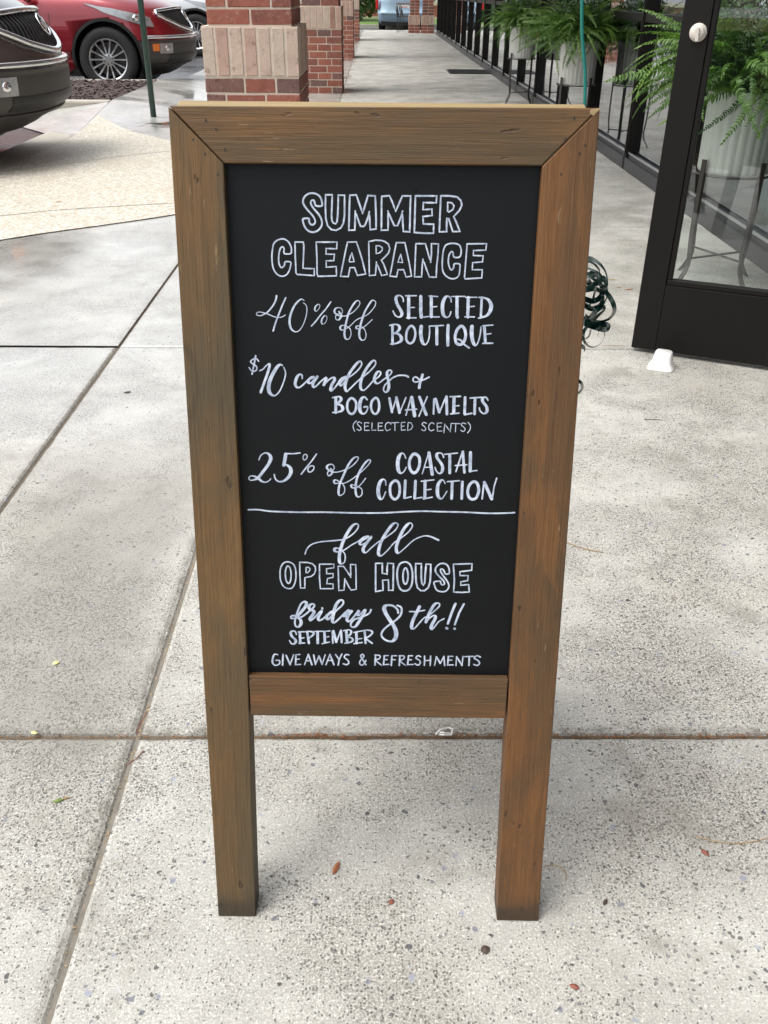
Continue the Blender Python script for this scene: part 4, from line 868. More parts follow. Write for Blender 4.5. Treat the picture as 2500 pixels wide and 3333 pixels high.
# lettering, one part per painted line
def lettering():
    cur = None; k = 0; groups = []
    for ln in LETTERS.strip().split('\n'):
        if ln[0] == '@':
            if not groups or groups[-1][0] != ln[1:]: groups.append((ln[1:], []))
            continue
        h, p = ln.split(':'); md, w = h.split(); name = groups[-1][0]; w = [float(x)*(.84 if md == 'P' or name.split()[0] in ('summer','open','house') else .92)/1000 for x in w.split('/')]
        groups[-1][1].append((md, w, [tuple(float(c)/10000 for c in q.split(',')) for q in p.split()]))
    zb = -.012
    for name, strokes in groups:
        m = MB(); ok = 0
        for md, w, P in strokes:
            closed = md in 'PS'
            if md in 'sS' and len(P) > 2: Q = catmull(P, closed, 5)
            else:
                Q = []
                for i in range(len(P) if closed else len(P)-1):
                    a, b_ = P[i], P[(i+1) % len(P)]; nn = max(1, int(math.dist(a,b_)/.004))
                    Q += [(a[0]+(b_[0]-a[0])*t/nn, a[1]+(b_[1]-a[1])*t/nn) for t in range(nn)]
                if not closed: Q.append(P[-1])
            if closed: Q = Q+[Q[0], Q[1]]
            n = len(Q); ok += 1; base = zb+.00025+.00003*(ok % 7)
            W = []
            for i in range(n):
                a, c = Q[max(i-1,0)], Q[min(i+1,n-1)]; dx, dy = c[0]-a[0], c[1]-a[1]; L = math.hypot(dx,dy) or 1e-9
                ww = w[0] if len(w) == 1 else w[0]+(w[1]-w[0])*max(0,-dy/L)**1.3*(1 if True else 0)
                W.append(ww*(1+.10*noise.noise((Q[i][0]*120,Q[i][1]*120,ok))))
            W = [sum(W[max(0,i-2):i+3])/len(W[max(0,i-2):i+3]) for i in range(n)]
            vb = len(m.v)
            for i in range(n):
                a, c = Q[max(i-1,0)], Q[min(i+1,n-1)]; dx, dy = c[0]-a[0], c[1]-a[1]; L = math.hypot(dx,dy) or 1e-9
                nx, ny = -dy/L*W[i]/2, dx/L*W[i]/2; z = base+.0002*i/n
                m.v += [(Q[i][0]+nx,Q[i][1]+ny,z),(Q[i][0]-nx,Q[i][1]-ny,z)]
            for i in range(n-1): m.f.append((vb+2*i+1,vb+2*i+3,vb+2*i+2,vb+2*i))
            for j,(i) in enumerate(([0,n-1] if not closed else [])+([q for q in range(0)] )):   # round caps
                z = base+.00025; r = W[i]/2; m.add([(Q[i][0]+r*cos(t_*pi/5),Q[i][1]+r*sin(t_*pi/5),z) for t_ in range(10)], [tuple(range(10))])
            if md in 'Pp':                                   # soft corners
                for i,p in enumerate(P):
                    if len(w) == 1 and (closed or 0 < i < len(P)-1): r = w[0]/2*.98; z = base+.00028; m.add([(p[0]+r*cos(t_*pi/5),p[1]+r*sin(t_*pi/5),z) for t_ in range(10)], [tuple(range(10))])
        nm = 'divider_line' if name.startswith('divider') else 'lettering'
        m.build(nm, M['chalk'], sign, M=LF, label=None if nm != 'lettering' else 'hand-painted white words '+name.replace('%',' percent ').replace('$','dollar ').replace('&','and'))
lettering()
# rear leaf: hinged at the top, feet 0.47 m behind
RT = LF @ Vector((0,SL-.004,-TH)); rl = .225
RF = Matrix.Translation((0,RT.y,RT.z)) @ Matrix.Rotation(rl, 4, 'X') @ Matrix.Rotation(pi/2, 4, 'X')   # origin at the hinge, y up the rear leaf
RL = -(RT.z-.001)/cos(rl)+.006
leaf_board('rear_stile', [(-.246,RL),(-.186,RL),(-.186,0),(-.246,0)], -TH, 0, M['wood_v'], RF)
leaf_board('rear_stile', [(.170,RL),(.230,RL),(.230,0),(.170,0)], -TH, 0, M['wood_v'], RF)
leaf_board('rear_top_rail', [(-.2455,-.058),(.2295,-.058),(.2295,.0015),(-.2455,.0015)], -TH-.001, .0005, M['wood_top'], RF)
leaf_board('rear_bottom_rail', [(-.185,RL+.34),(.169,RL+.34),(.169,RL+.40),(-.185,RL+.40)], -TH, -.001, M['wood_h'], RF)
m = MB(); m.box((-.19,RL+.39,-.024),(.175,-.05,-.018)); m.build('rear_chalkboard_panel', M['board'], sign, M=RF)
for sx in (-.17,.16):
    m = MB(); m.tube([(sx-.03,0,0),(sx+.03,0,0)], .0035, 8); m.box((sx-.028,-.0262,-.0015),(sx+.028,-.002,.0)); m.build('hinge', M['grey_metal'], sign, M=Matrix.Translation((0,RT.y+.001,RT.z-.012)))


# string and ribbon tied to the rear leaf
m = MB(); P = []
for i in range(60):
    t_ = i/59; P.append((.2465-.0176*(t_*1.0/.10)*.12-.035*t_, 1.15+.0*t_, 1.02+1.2*t_))
P = [(.2465-.173*(z-1.0703), 1.15, z) for z in [1.0+.02*i for i in range(60)]]
P = [(x+.0011*cos(i*1.3)+.010*sin((z-1.0)*9)*(0.4), y+.0011*sin(i*1.3), z) for i,(x,y,z) in enumerate(P)]
o = m.tube(P, .0021, 6); o = m.build('balloon_string', M['teal'], smooth=True); tag(o, 'twisted teal green string rising from the right end of the sign top', 'string')
tie = MB(); tie.tube([(.2465,1.150,1.0),(.25,1.13,.93),(.262,1.16,.84)], .0018, 6)
def px_xz(x, y, Y):
    """zoomed tracing coordinates -> metres on the upright plane at distance Y"""
    X_, Y_ = 1860+x/3.8125, 820+y/3.8125
    r = fw+rt2*((X_-1250)/2880)+dn2*((Y_-1666.5)/2880); s = Y/r.y
    return Vector((r.x*s, Y, CAM_H+r.z*s))
CURLS = [
 (4, [(190,120),(225,80),(300,110),(390,190),(440,300),(445,420),(400,520)]),
 (3.2,[(200,100),(260,130),(330,200),(350,260),(300,330),(200,340)]),
 (5, [(150,290),(240,300),(330,290),(400,330),(440,440),(445,540),(400,650)]),
 (5, [(180,240),(260,330),(340,370),(400,440),(430,500),(500,600),(535,720),(480,820),(380,860),(280,850),(180,830)]),
 (5, [(150,470),(230,440),(320,380),(390,330),(430,380),(420,480)]),
 (3, [(300,420),(290,500),(260,600),(200,700)]),
 (4.5,[(160,580),(260,610),(350,570),(390,480),(350,400)]),
 (4, [(150,640),(220,700),(330,700),(380,620),(390,520)]),
 (7, [(170,880),(250,800),(320,720),(390,680),(405,720),(330,790),(260,860)]),
 (8, [(150,870),(250,900),(360,930),(440,930),(430,965),(330,950),(210,920),(160,900)]),
 (6, [(160,800),(260,880),(380,890),(440,910)]),
 (2.6,[(240,960),(225,1030),(190,1070),(140,1080)]),
 (2.8,[(345,965),(320,1050),(260,1110),(190,1130)]),
 (2.8,[(400,965),(410,1040),(370,1130),(290,1180),(210,1165),(150,1090),(150,1000),(190,930)]),
 (6, [(110,1160),(160,1190),(160,1240),(110,1270)]),
 (4.5,[(80,1590),(130,1640),(130,1700),(80,1760)]),
 (4, [(190,200),(300,240),(380,310),(350,400),(250,420),(170,400)]),
 (5.5,[(200,300),(280,260),(340,300),(330,380),(240,400),(200,350)]),
 (4, [(170,480),(300,460),(380,520),(360,640),(250,690),(180,640)]),
]
tie_o = thing('curled_ribbon', 'bunch of dark green curled ribbon hanging behind the right leg of the sign', 'ribbon', (0,0,0))
for ci, (w, pts) in enumerate(CURLS):
    rb = MB(); Q = catmull([(x,y) for x,y in pts], False, 6); n = len(Q); ph = random.uniform(0,6)
    for i, (x,y) in enumerate(Q):
        Yd = 1.17+.018*sin(ph+i*.25)+.002*ci
        p = px_xz(x,y,Yd); a = px_xz(*Q[max(i-1,0)],Yd); c = px_xz(*Q[min(i+1,n-1)],Yd); t_ = (c-a).normalized()
        side = t_.cross(Vector((0,1,0))).normalized(); wd = w*.0011*.55
        tw = ph+i*.10; wv = side*wd*(.8+.35*cos(tw))+Vector((0,1,0))*wd*1.0
        rb.v += [tuple(p-wv), tuple(p+wv)]
    for i in range(n-1): rb.f.append((2*i,2*i+1,2*i+3,2*i+2))
    rb.build('ribbon_strand', M['ribbon'], tie_o)
tie.build('tie', M['ribbon'], tie_o)

# ================================================================ OPEN DOOR
HX, HY = 1.90, 2.80; FX, FY = .98, 3.222
dv = Vector((HX-FX, HY-FY, 0)); DW = dv.length; da = math.atan2(dv.y, dv.x)
door = thing('shop_door', 'dark bronze glass door standing open across the right edge, held by a white wedge', 'door', (FX,FY,.015), da)
def dpart(name, a, b_, mat, bev=.002): m = MB(); m.box(a, b_); return m.build(name, mat, door, bevel=bev)
DT = .044
dpart('stile', (0,0,0),(.088,DT,2.12), M['dark_metal']); dpart('stile', (DW-.088,0,0),(DW,DT,2.12), M['dark_metal'])
dpart('bottom_rail', (.0885,.001,.0),(DW-.0885,DT-.001,.248), M['dark_metal']); dpart('top_rail', (.0885,.001,2.03),(DW-.0885,DT-.001,2.12), M['dark_metal'])
dpart('push_rail', (.0885,-.03,1.175),(DW-.0885,.012,1.235), M['dark_metal'], .004)
for a, b_ in (((.0885,.004,.2485),(DW-.0885,DT-.004,.268)), ((.0885,.004,2.012),(DW-.0885,DT-.004,2.0295)), ((.0885,.004,.2685),(.106,DT-.004,2.0115)), ((DW-.106,.004,.2685),(DW-.0885,DT-.004,2.0115))):
    dpart('glazing_stop', a, b_, M['dark_metal'], .003)
m = MB(); m.v = [(.104,.02,.262),(DW-.104,.02,.262),(DW-.104,.02,2.02),(.104,.02,2.02)]; m.f = [(0,1,2,3)]; m.build('glass_pane', M['door_glass'], door)
m = MB(); Mx = Matrix.Translation((.056,0,1.058)) @ Matrix.Rotation(pi/2,4,'X')
m.lathe([(0,.020),(.0165,.020),(.0195,.017),(.0205,.012),(.026,.010),(.027,.004),(.027,0)], 32, Mx); lk = m.build('lock_rose', M['beige_plastic'], door, smooth=True)
m = MB(); Mz = Mx @ Matrix.Rotation(radians(8),4,'Z'); m.prism([(-.0055,-.024),(.0045,-.024),(.0065,.012),(.001,.016),(-.0065,.012)], .018, .034, Mz); m.build('thumb_turn', M['beige_plastic'], door, bevel=.0012)
# door stop: moulded white wedge
t = thing('door_stop', 'small white moulded door stop wedged under the free corner of the open door', 'door stop', (1.052,3.055,0), da)
m = MB(); prof = [(0,.062,.034,.030),(.15,.060,.036,.034),(.75,.050,.042,.040),(.93,.014,.050,.046),(1,.0,.053,.048)]
secs = [(z_,hw,hd) for z_,hw,hd in ((0,.048,.050),(.006,.047,.049),(.012,.040,.038),(.025,.036,.034),(.045,.032,.030),(.055,.030,.026),(.060,.026,.022))]
N = 24
for z_,hw,hd in secs:
    for k in range(N):
        a = 2*pi*k/N; c_, s_ = cos(a), sin(a); e = .45
        m.v.append((hw*math.copysign(abs(c_)**e,c_), hd*math.copysign(abs(s_)**e,s_)+(.0 if z_>.01 else -.004), z_))
for j in range(len(secs)-1):
    for k in range(N): m.f.append((j*N+k, j*N+(k+1)%N, (j+1)*N+(k+1)%N, (j+1)*N+k))
m.f.append(tuple((len(secs)-1)*N+k for k in range(N))); m.f.append(tuple(range(N))[::-1])
m.build('rubber_body', M['white_plastic'], t, smooth=True)

# ================================================================ FERNS ON STANDS
def frond_mesh(L, rise, droop, w=.033, step=.0125, hang=0):
    """frond growing from the origin along +x; rise then droop"""
    m = MB(); n = int(L/step); P = []; x = z = 0
    for i in range(n+1):
        t_ = i/n; ang = rise-(rise+droop)*t_**.85; x += cos(ang)*L/n; z += sin(ang)*L/n; P.append(Vector((x, .02*sin(t_*3)*L, z)))
    m.tube([P[i] for i in range(0,n+1,3)], .0012, 3, caps=False)
    for i in range(2, n):
        t_ = i/n; ln = w*min(1, (t_/.22)**.7)*(1-t_**2.2)**.75+.002; T = (P[i+1]-P[i-1]).normalized(); S = Vector((0,1,0)); U = T.cross(S).normalized()*-1
        for sd in (-1,1):
            d = (S*sd+T*random.uniform(.1,.5)-Vector((0,0,random.uniform(.0,.45)))).normalized(); wd = (T+Vector((0,0,random.uniform(-.5,.5)))).normalized()*step*.40; k = random.uniform(.7,1.1)
            a = P[i]; m.add([a-wd*.7, a+wd*.7, a+d*ln*.5*k+wd, a+d*ln*k-Vector((0,0,ln*.12)), a+d*ln*.5*k-wd*.9], [(0,1,2,3,4)])
    return m.mesh('frond', M['frond'])
FR = [frond_mesh(.46,1.45,.35), frond_mesh(.50,1.35,.7), frond_mesh(.54,1.15,1.0), frond_mesh(.38,1.5,.1,.026), frond_mesh(.46,.95,1.25), frond_mesh(.44,.75,1.6,.028), frond_mesh(.58,1.25,1.1,.034), frond_mesh(.34,1.55,-.3,.026), frond_mesh(.50,1.4,.0,.028)]
BIG = frond_mesh(.60,.95,.75,.056,.014)
def potted_fern(loc, label, plabel, slabel, seed, n=70, heroes=()):
    random.seed(seed)
    x, y = loc; rot = math.atan2(y,x)-pi/4
    st = thing('plant_stand', slabel, 'plant stand', (x,y,0), 0, 'iron plant stands along the shop front')
    ring = MB(); R = .165; ring.tube([(R*cos(a),R*sin(a),.492) for a in [2*pi*i/32 for i in range(32)]], .0055, 6, closed=True); ring.build('ring', M['stand_iron'], st)
    for q in range(4):
        a = rot+q*pi/2; c_, s_ = cos(a), sin(a)
        def leg(w=.0125):
            m = MB(); pts = [(R+.008,.555),(R+.008,.30),(R+.004,.20),(R-.004,.12),(R+.006,.07),(R+.045,.012),(R+.055,.002)]
            pts = catmull(pts, False, 4); vb = 0
            for r_, z_ in pts:
                for dr, dt in ((-.003,-w),(.003,-w),(.003,w),(-.003,w)): m.v.append(((r_+dr)*c_-dt*s_, (r_+dr)*s_+dt*c_, z_))
            for i in range(len(pts)-1):
                for k in range(4): m.f.append((i*4+k, i*4+(k+1)%4, (i+1)*4+(k+1)%4, (i+1)*4+k))
            m.f += [(0,1,2,3), tuple(len(m.v)-4+k for k in range(4))[::-1]]
            m.build('leg', M['stand_iron'], st)
        leg()
    for q in (0,1):
        a = rot+q*pi/2; m = MB(); m.tube([(R*cos(a)*.97,R*sin(a)*.97,.125+.004*q),(-R*cos(a)*.97,-R*sin(a)*.97,.125+.004*q)], .005, 6); m.build('cross_brace', M['stand_iron'], st)
    p = thing('planter_pot', plabel, 'pot', (x,y,.498), 0, 'white fluted pots on stands')
    m = MB(); wv = lambda an: .022*abs(sin(an*13))
    m.lathe([(0,.0),(.146,.0),(.150,.01),(.154,.30),(.160,.315),(.160,.33),(.150,.33)], 208, None, wv); m.build('fluted_wall', M['white_pot'], p, smooth=True)
    m = MB(); m.lathe([(.149,.305),(.1,.312),(0,.315)], 24); m.build('soil', M['soil'], p)
    f = thing('fern', label, 'fern', (x,y,.80), 0, None)
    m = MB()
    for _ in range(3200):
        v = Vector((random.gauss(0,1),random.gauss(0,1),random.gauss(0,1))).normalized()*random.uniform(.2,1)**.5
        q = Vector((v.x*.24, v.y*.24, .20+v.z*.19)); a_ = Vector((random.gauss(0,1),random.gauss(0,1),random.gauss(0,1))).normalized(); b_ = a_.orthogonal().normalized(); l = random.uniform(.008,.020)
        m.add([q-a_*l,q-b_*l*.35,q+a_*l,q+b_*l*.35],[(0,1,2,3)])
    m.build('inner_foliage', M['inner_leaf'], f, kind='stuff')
    lst = [(random.uniform(0,2*pi), random.choice((0,0,1,1,2,3,4,5,6,7,7,8)), random.uniform(.75,1.2), random.uniform(-.35,.3)) for _ in range(n)]
    for a, k, s_, tl in lst+list(heroes):
        r0 = .10*random.random()+.01
        Mx = Matrix.Translation((cos(a)*r0, sin(a)*r0, .01)) @ Matrix.Rotation(a,4,'Z') @ Matrix.Rotation(random.uniform(-.9,.9),4,'X') @ Matrix.Rotation(tl,4,'Y') @ Matrix.Scale(s_,4)
        link('frond', BIG if k == 9 else FR[k], f, M=Mx)
    return f
potted_fern((1.60,4.17),'large fern behind the glass of the open door, long fronds reaching out past its edge','white fluted pot seen through the open door glass','dark iron stand with crossed braces seen through the door glass',11,250,
            [(pi*.99,9,1.0,-.1),(pi*1.05,9,.85,.10),(pi*.93,9,.8,.2),(pi*1.12,6,.9,.3),(pi*1.2,9,.8,.1)])
potted_fern((1.74,8.47),'bushy fern in the middle of the three, behind the teal string','white fluted pot half covered by drooping fronds, middle of three','iron stand under the middle fern',12,290)
potted_fern((1.76,11.9),'smallest looking fern, farthest along the walkway','clean white fluted pot under the farthest fern','thin iron stand under the farthest fern',13,285)
random.seed(5)
# ================================================================ GREEN POST
t = thing('green_post', 'slim green painted steel post standing in a puddle left of the brick pillars', 'post', (-2.32,10.12,0))
m = MB(); m.tube([(0,0,-.02),(0,0,2.6)], .030, 14); m.build('post_shaft', M['post_green'], t, smooth=True)
m = MB(); m.lathe([(.034,.0),(.034,.012),(.030,.014)],16); m.build('collar', M['post_green'], t)

# ================================================================ CARS
def interp(tab, z):
    if z <= tab[0][0]: return tab[0][1]
    for (a, p), (b_, q) in zip(tab[:-1], tab[1:]):
        if z <= b_: f = (z-a)/(b_-a); f = f*f*(3-2*f)*.5+f*.5; return p+(q-p)*f
    return tab[-1][1]
XF = [(.18,.62),(.24,.74),(.34,.93),(.42,1.01),(.60,1.02),(.66,1.01),(.72,.98),(.80,.94),(.90,.90),(1.0,.82),(1.05,.75),(1.10,.66),(1.15,.50),(1.20,.18),(1.24,-.20),(1.28,-.62),(1.31,-.95)]
WF = [(.18,.84),(.26,.93),(.36,.975),(.60,.99),(.75,.995),(.88,.98),(.98,.97),(1.06,.945),(1.14,.90),(1.22,.83),(1.31,.70)]
XR = [(.18,-3.9),(.35,-4.05),(.6,-4.1),(.95,-4.02),(1.31,-3.85)]
def Sfc(t_, z, off=0):
    """t 0 = nose centre, 1 = shoulder of the nose, >1 along the flank (metres), sign = side"""
    sg = -1 if t_ < 0 else 1; t_ = abs(t_)
    xf, w = interp(XF, z), interp(WF, z); a = .80 if z < 1.12 else .80+(z-1.12)*3; n = 2.2
    if t_ <= 1:
        th = t_*pi/2; x = xf-a+a*max(0,cos(th))**(2/n); y = w*sin(th)**(2/n) if th > 0 else 0
        x = xf-a+a*max(0,1-(min(1,t_*1.0))**n)**(1/n) if 0 else x
    else: x = xf-a-(t_-1); y = w
    return Vector((x, sg*y, z))
def tn(t_): return t_
def Soff(t_, z, off):
    p = Sfc(t_, z); e = .01; du = Sfc(t_+e, z)-Sfc(t_-e, z); dz = Sfc(t_, z+e)-Sfc(t_, z-e); nrm = du.cross(dz)
    if nrm.length < 1e-9: return p
    nrm.normalize(); c = Vector((-1.2,0,.6))
    if nrm.dot(p-c) < 0: nrm = -nrm
    return p+nrm*off
def yt(y, z):
    """t whose lateral position is y"""
    w = interp(WF, z); s_ = min(1,abs(y)/w); return math.copysign(math.asin(s_**(2.2/2))/(pi/2), y)
def patch(name, mat, par, t0, t1, zlo, zhi, off, nt_=24, nz=4, th=.012, smooth=True, label=None):
    m = MB(); f0 = zlo if callable(zlo) else (lambda t_: zlo); f1 = zhi if callable(zhi) else (lambda t_: zhi)
    def P(u, v, o_): t_ = t0+(t1-t0)*u; return Soff(t_, f0(t_)+(f1(t_)-f0(t_))*v, o_)
    m.grid(lambda u,v: P(u,v,off), nt_, nz)
    per = [(i/nt_,0) for i in range(nt_)]+[(1,j/nz) for j in range(nz)]+[(1-i/nt_,1) for i in range(nt_)]+[(0,1-j/nz) for j in range(nz)]
    b0 = len(m.v)
    for u, v in per: m.v.append(tuple(P(u,v,off)))
    for u, v in per: m.v.append(tuple(P(u,v,off-th)))
    n = len(per)
    for i in range(n): m.f.append((b0+i,b0+(i+1)%n,b0+n+(i+1)%n,b0+n+i))
    return m.build(name, mat, par, smooth=smooth, label=label)
def cut(o, cyls):
    for c in cyls:
        md = o.modifiers.new('cut','BOOLEAN'); md.operation = 'DIFFERENCE'; md.object = c; md.solver = 'EXACT'
    dg = bpy.context.evaluated_depsgraph_get(); me = bpy.data.meshes.new_from_object(o.evaluated_get(dg)); o.modifiers.clear(); o.data = me
def wheel(par, x, y, sgn, R=.40, spokes=14):
    w = bpy.data.objects.new('wheel', None); COL.objects.link(w); w.parent = par; w.location = (x,y,R)
    Mx = Matrix.Rotation(pi/2*(1 if sgn < 0 else -1),4,'X')           # local z -> outwards
    m = MB(); rr = R*.66; m.lathe([(rr-.01,-.12),(rr,-.125),(R*.86,-.128),(R*.965,-.11),(R,-.07),(R,.07),(R*.965,.11),(R*.86,.125),(R*.72,.122),(rr,.112),(rr-.012,.10)], 48, Mx); m.build('tyre', M['rubber'], w, smooth=True)
    m = MB(); m.lathe([(rr-.022,-.11),(rr-.03,.06),(rr-.02,.10),(rr-.004,.112),(rr+.002,.106)], 48, Mx)
    for k in range(spokes):
        a = 2*pi*k/spokes; c_, s_ = cos(a), sin(a); L0, L1 = .065, rr-.01
        vs = [];  
        for r_, hw, z_ in ((L0,.011,.095),(L1*.6,.0085,.090),(L1,.012,.104)):
            for dx, dz in ((-hw,0),(hw,0),(hw,-.025),(-hw,-.025)): vs.append(tuple(Mx @ Vector((r_*c_-dx*s_, r_*s_+dx*c_, z_+dz))))
        m.add(vs, [(i*4+k2, i*4+(k2+1)%4, (i+1)*4+(k2+1)%4, (i+1)*4+k2) for i in range(2) for k2 in range(4)])
    m.lathe([(0,.098),(.045,.098),(.075,.094),(.082,.08),(.082,.05)], 24, Mx); m.build('rim', M['alloy'], w)
    m = MB()
    for k in range(6): a = 2*pi*k/6+.3; m.lathe([(0,.106),(.009,.106),(.010,.09)], 8, Mx @ Matrix.Translation((.055*cos(a),.055*sin(a),0)))
    m.build('lug_nut', M['black_plastic'], w)
    m = MB(); m.lathe([(0,.02),(rr*.8,.02),(rr*.8,.0)], 24, Mx); m.build('brake_disc', M['grey_metal'], w)
def ring_pts(z, N1=18, flank=(1.2,1.6,2.2,2.8,3.4)):
    P = []; xr = interp(XR, z); w = interp(WF, z)
    right = [Sfc(i/N1, z) for i in range(N1+1)]; xs = right[-1].x
    fl = [Vector((xs+(xr+.35-xs)*k/6, w, z)) for k in range(1,7)]
    rear = [Vector((xr+.35-.35*sin(a)**.8, w*(cos(a))**.45 if a < pi/2-.01 else 0, z)) for a in [pi/2*k/5 for k in range(1,6)]]
    half = right+fl+rear
    return half+[Vector((p.x,-p.y,p.z)) for p in half[-2:0:-1]]
def make_car():
    root = thing('parked_car', 'x', 'car', (0,0,0))
    zs = [.20,.24,.30,.38,.46,.54,.62,.68,.74,.80,.86,.92,.97,1.02,1.06,1.10,1.14,1.17,1.20,1.23,1.26,1.29,1.31]
    m = MB(); n = None
    for z in zs:
        R_ = ring_pts(z); n = len(R_); m.v += [tuple(p) for p in R_]
    for j in range(len(zs)-1):
        for i in range(n): m.f.append((j*n+i, j*n+(i+1)%n, (j+1)*n+(i+1)%n, (j+1)*n+i))
    top = len(m.v)-n; cx = -2.3; m.v.append((cx,0,1.34)); ci = len(m.v)-1
    for i in range(n): m.f.append((top+i, top+(i+1)%n, ci))
    m.v.append((cx,0,.18)); ci = len(m.v)-1
    for i in range(n): m.f.append(((i+1)%n, i, ci))
    body = m.build('body', M['paint_red'], root, smooth=True)
    cl = MB(); zs2 = [.165,.22,.28,.33,.37]
    cyls = []
    for wx in (0,-2.98):
        c = MB(); c.lathe([(0,-1.3),(.455,-1.3),(.455,1.3),(0,1.3)], 40, Matrix.Translation((wx,0,.42)) @ Matrix.Rotation(pi/2,4,'X')); co = c.build('cutter', None); cyls.append(co)
    bm = bmesh.new(); bm.from_mesh(body.data); bmesh.ops.recalc_face_normals(bm, faces=bm.faces[:]); bm.to_mesh(body.data); bm.free()
    for c in cyls:
        bm = bmesh.new(); bm.from_mesh(c.data); bmesh.ops.remove_doubles(bm, verts=bm.verts, dist=1e-5); bmesh.ops.recalc_face_normals(bm, faces=bm.faces[:]); bm.to_mesh(c.data); bm.free()
    cut(body, cyls)
    # grey lower cladding, front then sills
    fr = patch('lower_bumper', M['grey_plastic'], root, -1.5, 1.5, .19, .635, .008, 72, 12, .02)
    for c in cyls[:1]: cut(fr, [c])
    for sg in (-1,1): patch('sill_cladding', M['grey_plastic'], root, sg*1.0+sg*.8, sg*3.6, .20, .34, .010, 10, 3, .02)
    # dark wheel houses and arch trims
    for wx in (0,-2.98):
        m = MB(); Mx = Matrix.Translation((wx,0,.42)) @ Matrix.Rotation(pi/2,4,'X')
        m.lathe([(.45,-.93),(.45,.93)], 32, Mx); m.lathe([(0,-.55),(.45,-.55)],32,Mx); m.lathe([(0,.55),(.45,.55)],32,Mx); m.build('wheel_house', M['black_plastic'], root)
        for sg in (-1,1):
            m = MB(); pts = [(wx+.475*cos(a), sg*1.0, .42+.475*sin(a)) for a in [radians(-18+216*i/28) for i in range(29)]]
            vb = 0
            for x_, y_, z_ in pts:
                d = Vector((x_-wx,0,z_-.42)).normalized()
                ya = sg*(interp(WF,min(z_,.95))+.012); 
                # follow the nose taper
                xf_ = interp(XF, z_); xr_ = max(0, min(1, (x_-(xf_-.8))/.8))
                if wx == 0 and xr_ > 0: ya = sg*(interp(WF,min(z_,.95))*(1-xr_**2.2)**(1/2.2)+.012)
                m.v += [(x_-d.x*.03,ya,z_-d.z*.03),(x_+d.x*.008,ya,z_+d.z*.008),(x_+d.x*.012,ya-sg*.05,z_+d.z*.012),(x_-d.x*.03,ya-sg*.09,z_-d.z*.03)]
            for i in range(len(pts)-1):
                for k in range(4): m.f.append((i*4+k, i*4+(k+1)%4, (i+1)*4+(k+1)%4, (i+1)*4+k))
            m.build('arch_trim', M['black_plastic'], root, smooth=False)
    for wx in (0,-2.98):
        for sg in (-1,1): wheel(root, wx, sg*.865, sg)
    for c in cyls: bpy.data.objects.remove(c)
    m = MB(); m.tube([Soff(-.76+1.52*i/60, .672, .006) for i in range(61)], .024, 10); m.build('chrome_strip', M['chrome'], root, smooth=True)
    # grille
    zlo = lambda t_: .735+.20*min(1,abs(t_)/.50)**1.6; zhi = lambda t_: 1.005-.035*(t_/.5)**2
    patch('grille_back', M['black_plastic'], root, -.47, .47, zlo, zhi, .004, 30, 8, .01)
    for i in range(25):
        t_ = -.42+.84*i/24; m = MB(); zs_ = [zlo(t_)+.015+(zhi(t_)-zlo(t_)-.02)*k/5 for k in range(6)]
        m.tube([Soff(t_, z, .004)+Vector((.008,0,0)) for z in zs_], .005, 5); m.build('grille_bar', M['grey_metal'], root)
    m = MB(); pts = [Soff(t_, zlo(t_), .018) for t_ in [-.5+1.0*i/40 for i in range(41)]]+[Soff(t_, zhi(t_), .018) for t_ in [.5-1.0*i/40 for i in range(1,40)]]
    m.tube(pts, .025, 8, closed=True); m.build('grille_surround', M['chrome'], root, smooth=True)
    # round three-shield emblem
    em = bpy.data.objects.new('emblem', None); COL.objects.link(em); em.parent = root
    c0 = Soff(0,.905,.03); nx = Vector((.86,0,.5)).normalized(); em.matrix_local = Matrix.Translation(c0) @ nx.to_track_quat('Z','Y').to_matrix().to_4x4()
    m = MB(); m.tube([(.078*cos(a),.078*sin(a),0) for a in [2*pi*i/32 for i in range(32)]], .009, 8, closed=True); m.build('emblem_ring', M['chrome'], em, smooth=True)
    for k in (-1,0,1):
        m = MB(); sh = [(-.021,.030),(.021,.030),(.023,.0),(.012,-.026),(0,-.036),(-.012,-.026),(-.023,0)]
        m.prism([(x_+k*.024, y_+k*.018) for x_,y_ in sh][::-1], -.004+.003*(k+1), .008+.003*(k+1)); m.build('emblem_shield', M['chrome'], em, bevel=.003)
    # lamps
    for sg in (-1,1):
        a, b_ = sg*.60, sg*1.16
        lo = lambda t_: .985-.165*min(1,max(0,(1.32-abs(t_))/.45))**.8*1.0+.0; hi = lambda t_: 1.03-.07*max(0,(1-(abs(t_)-.6)/.72))**1.3*1.0
        lo2 = lambda t_: .79+.27*max(0,(abs(t_)-.60)/.56)**1.5; hi2 = lambda t_: .90+.17*min(1,(abs(t_)-.60)/.56)**.8
        patch('headlight_lens', M['lamp_clear'], root, a, b_, lo2, hi2, .012, 20, 5, .015)
        m = MB(); c = Soff(sg*.76,.90,.014); 
        for rr_ in (.042,.02): m.lathe([(rr_,0),(rr_*.7,.012),(0,.014)], 16, Matrix.Translation(c) @ (c-Vector((0,0,.90))).to_track_quat('Z','Y').to_matrix().to_4x4())
        m.build('headlight_bulb', M['chrome'], root, smooth=True)
        patch('fog_lamp_housing', M['lamp_clear'], root, sg*.46, sg*.62, .475, .60, .016, 8, 3, .012)
        patch('side_marker', M['lamp_amber'], root, sg*.625, sg*.70, .505, .595, .017, 6, 3, .012)
        m = MB(); c = Soff(sg*.53,.54,.018); m.lathe([(.035,0),(.028,.01),(0,.004)], 16, Matrix.Translation(c) @ (c-Vector((0,0,.54))).to_track_quat('Z','Y').to_matrix().to_4x4()); m.build('fog_lamp', M['chrome'], root, smooth=True)
    patch('intake_slot', M['black_plastic'], root, -.5, .5, .375, .465, .014, 30, 3, .008)
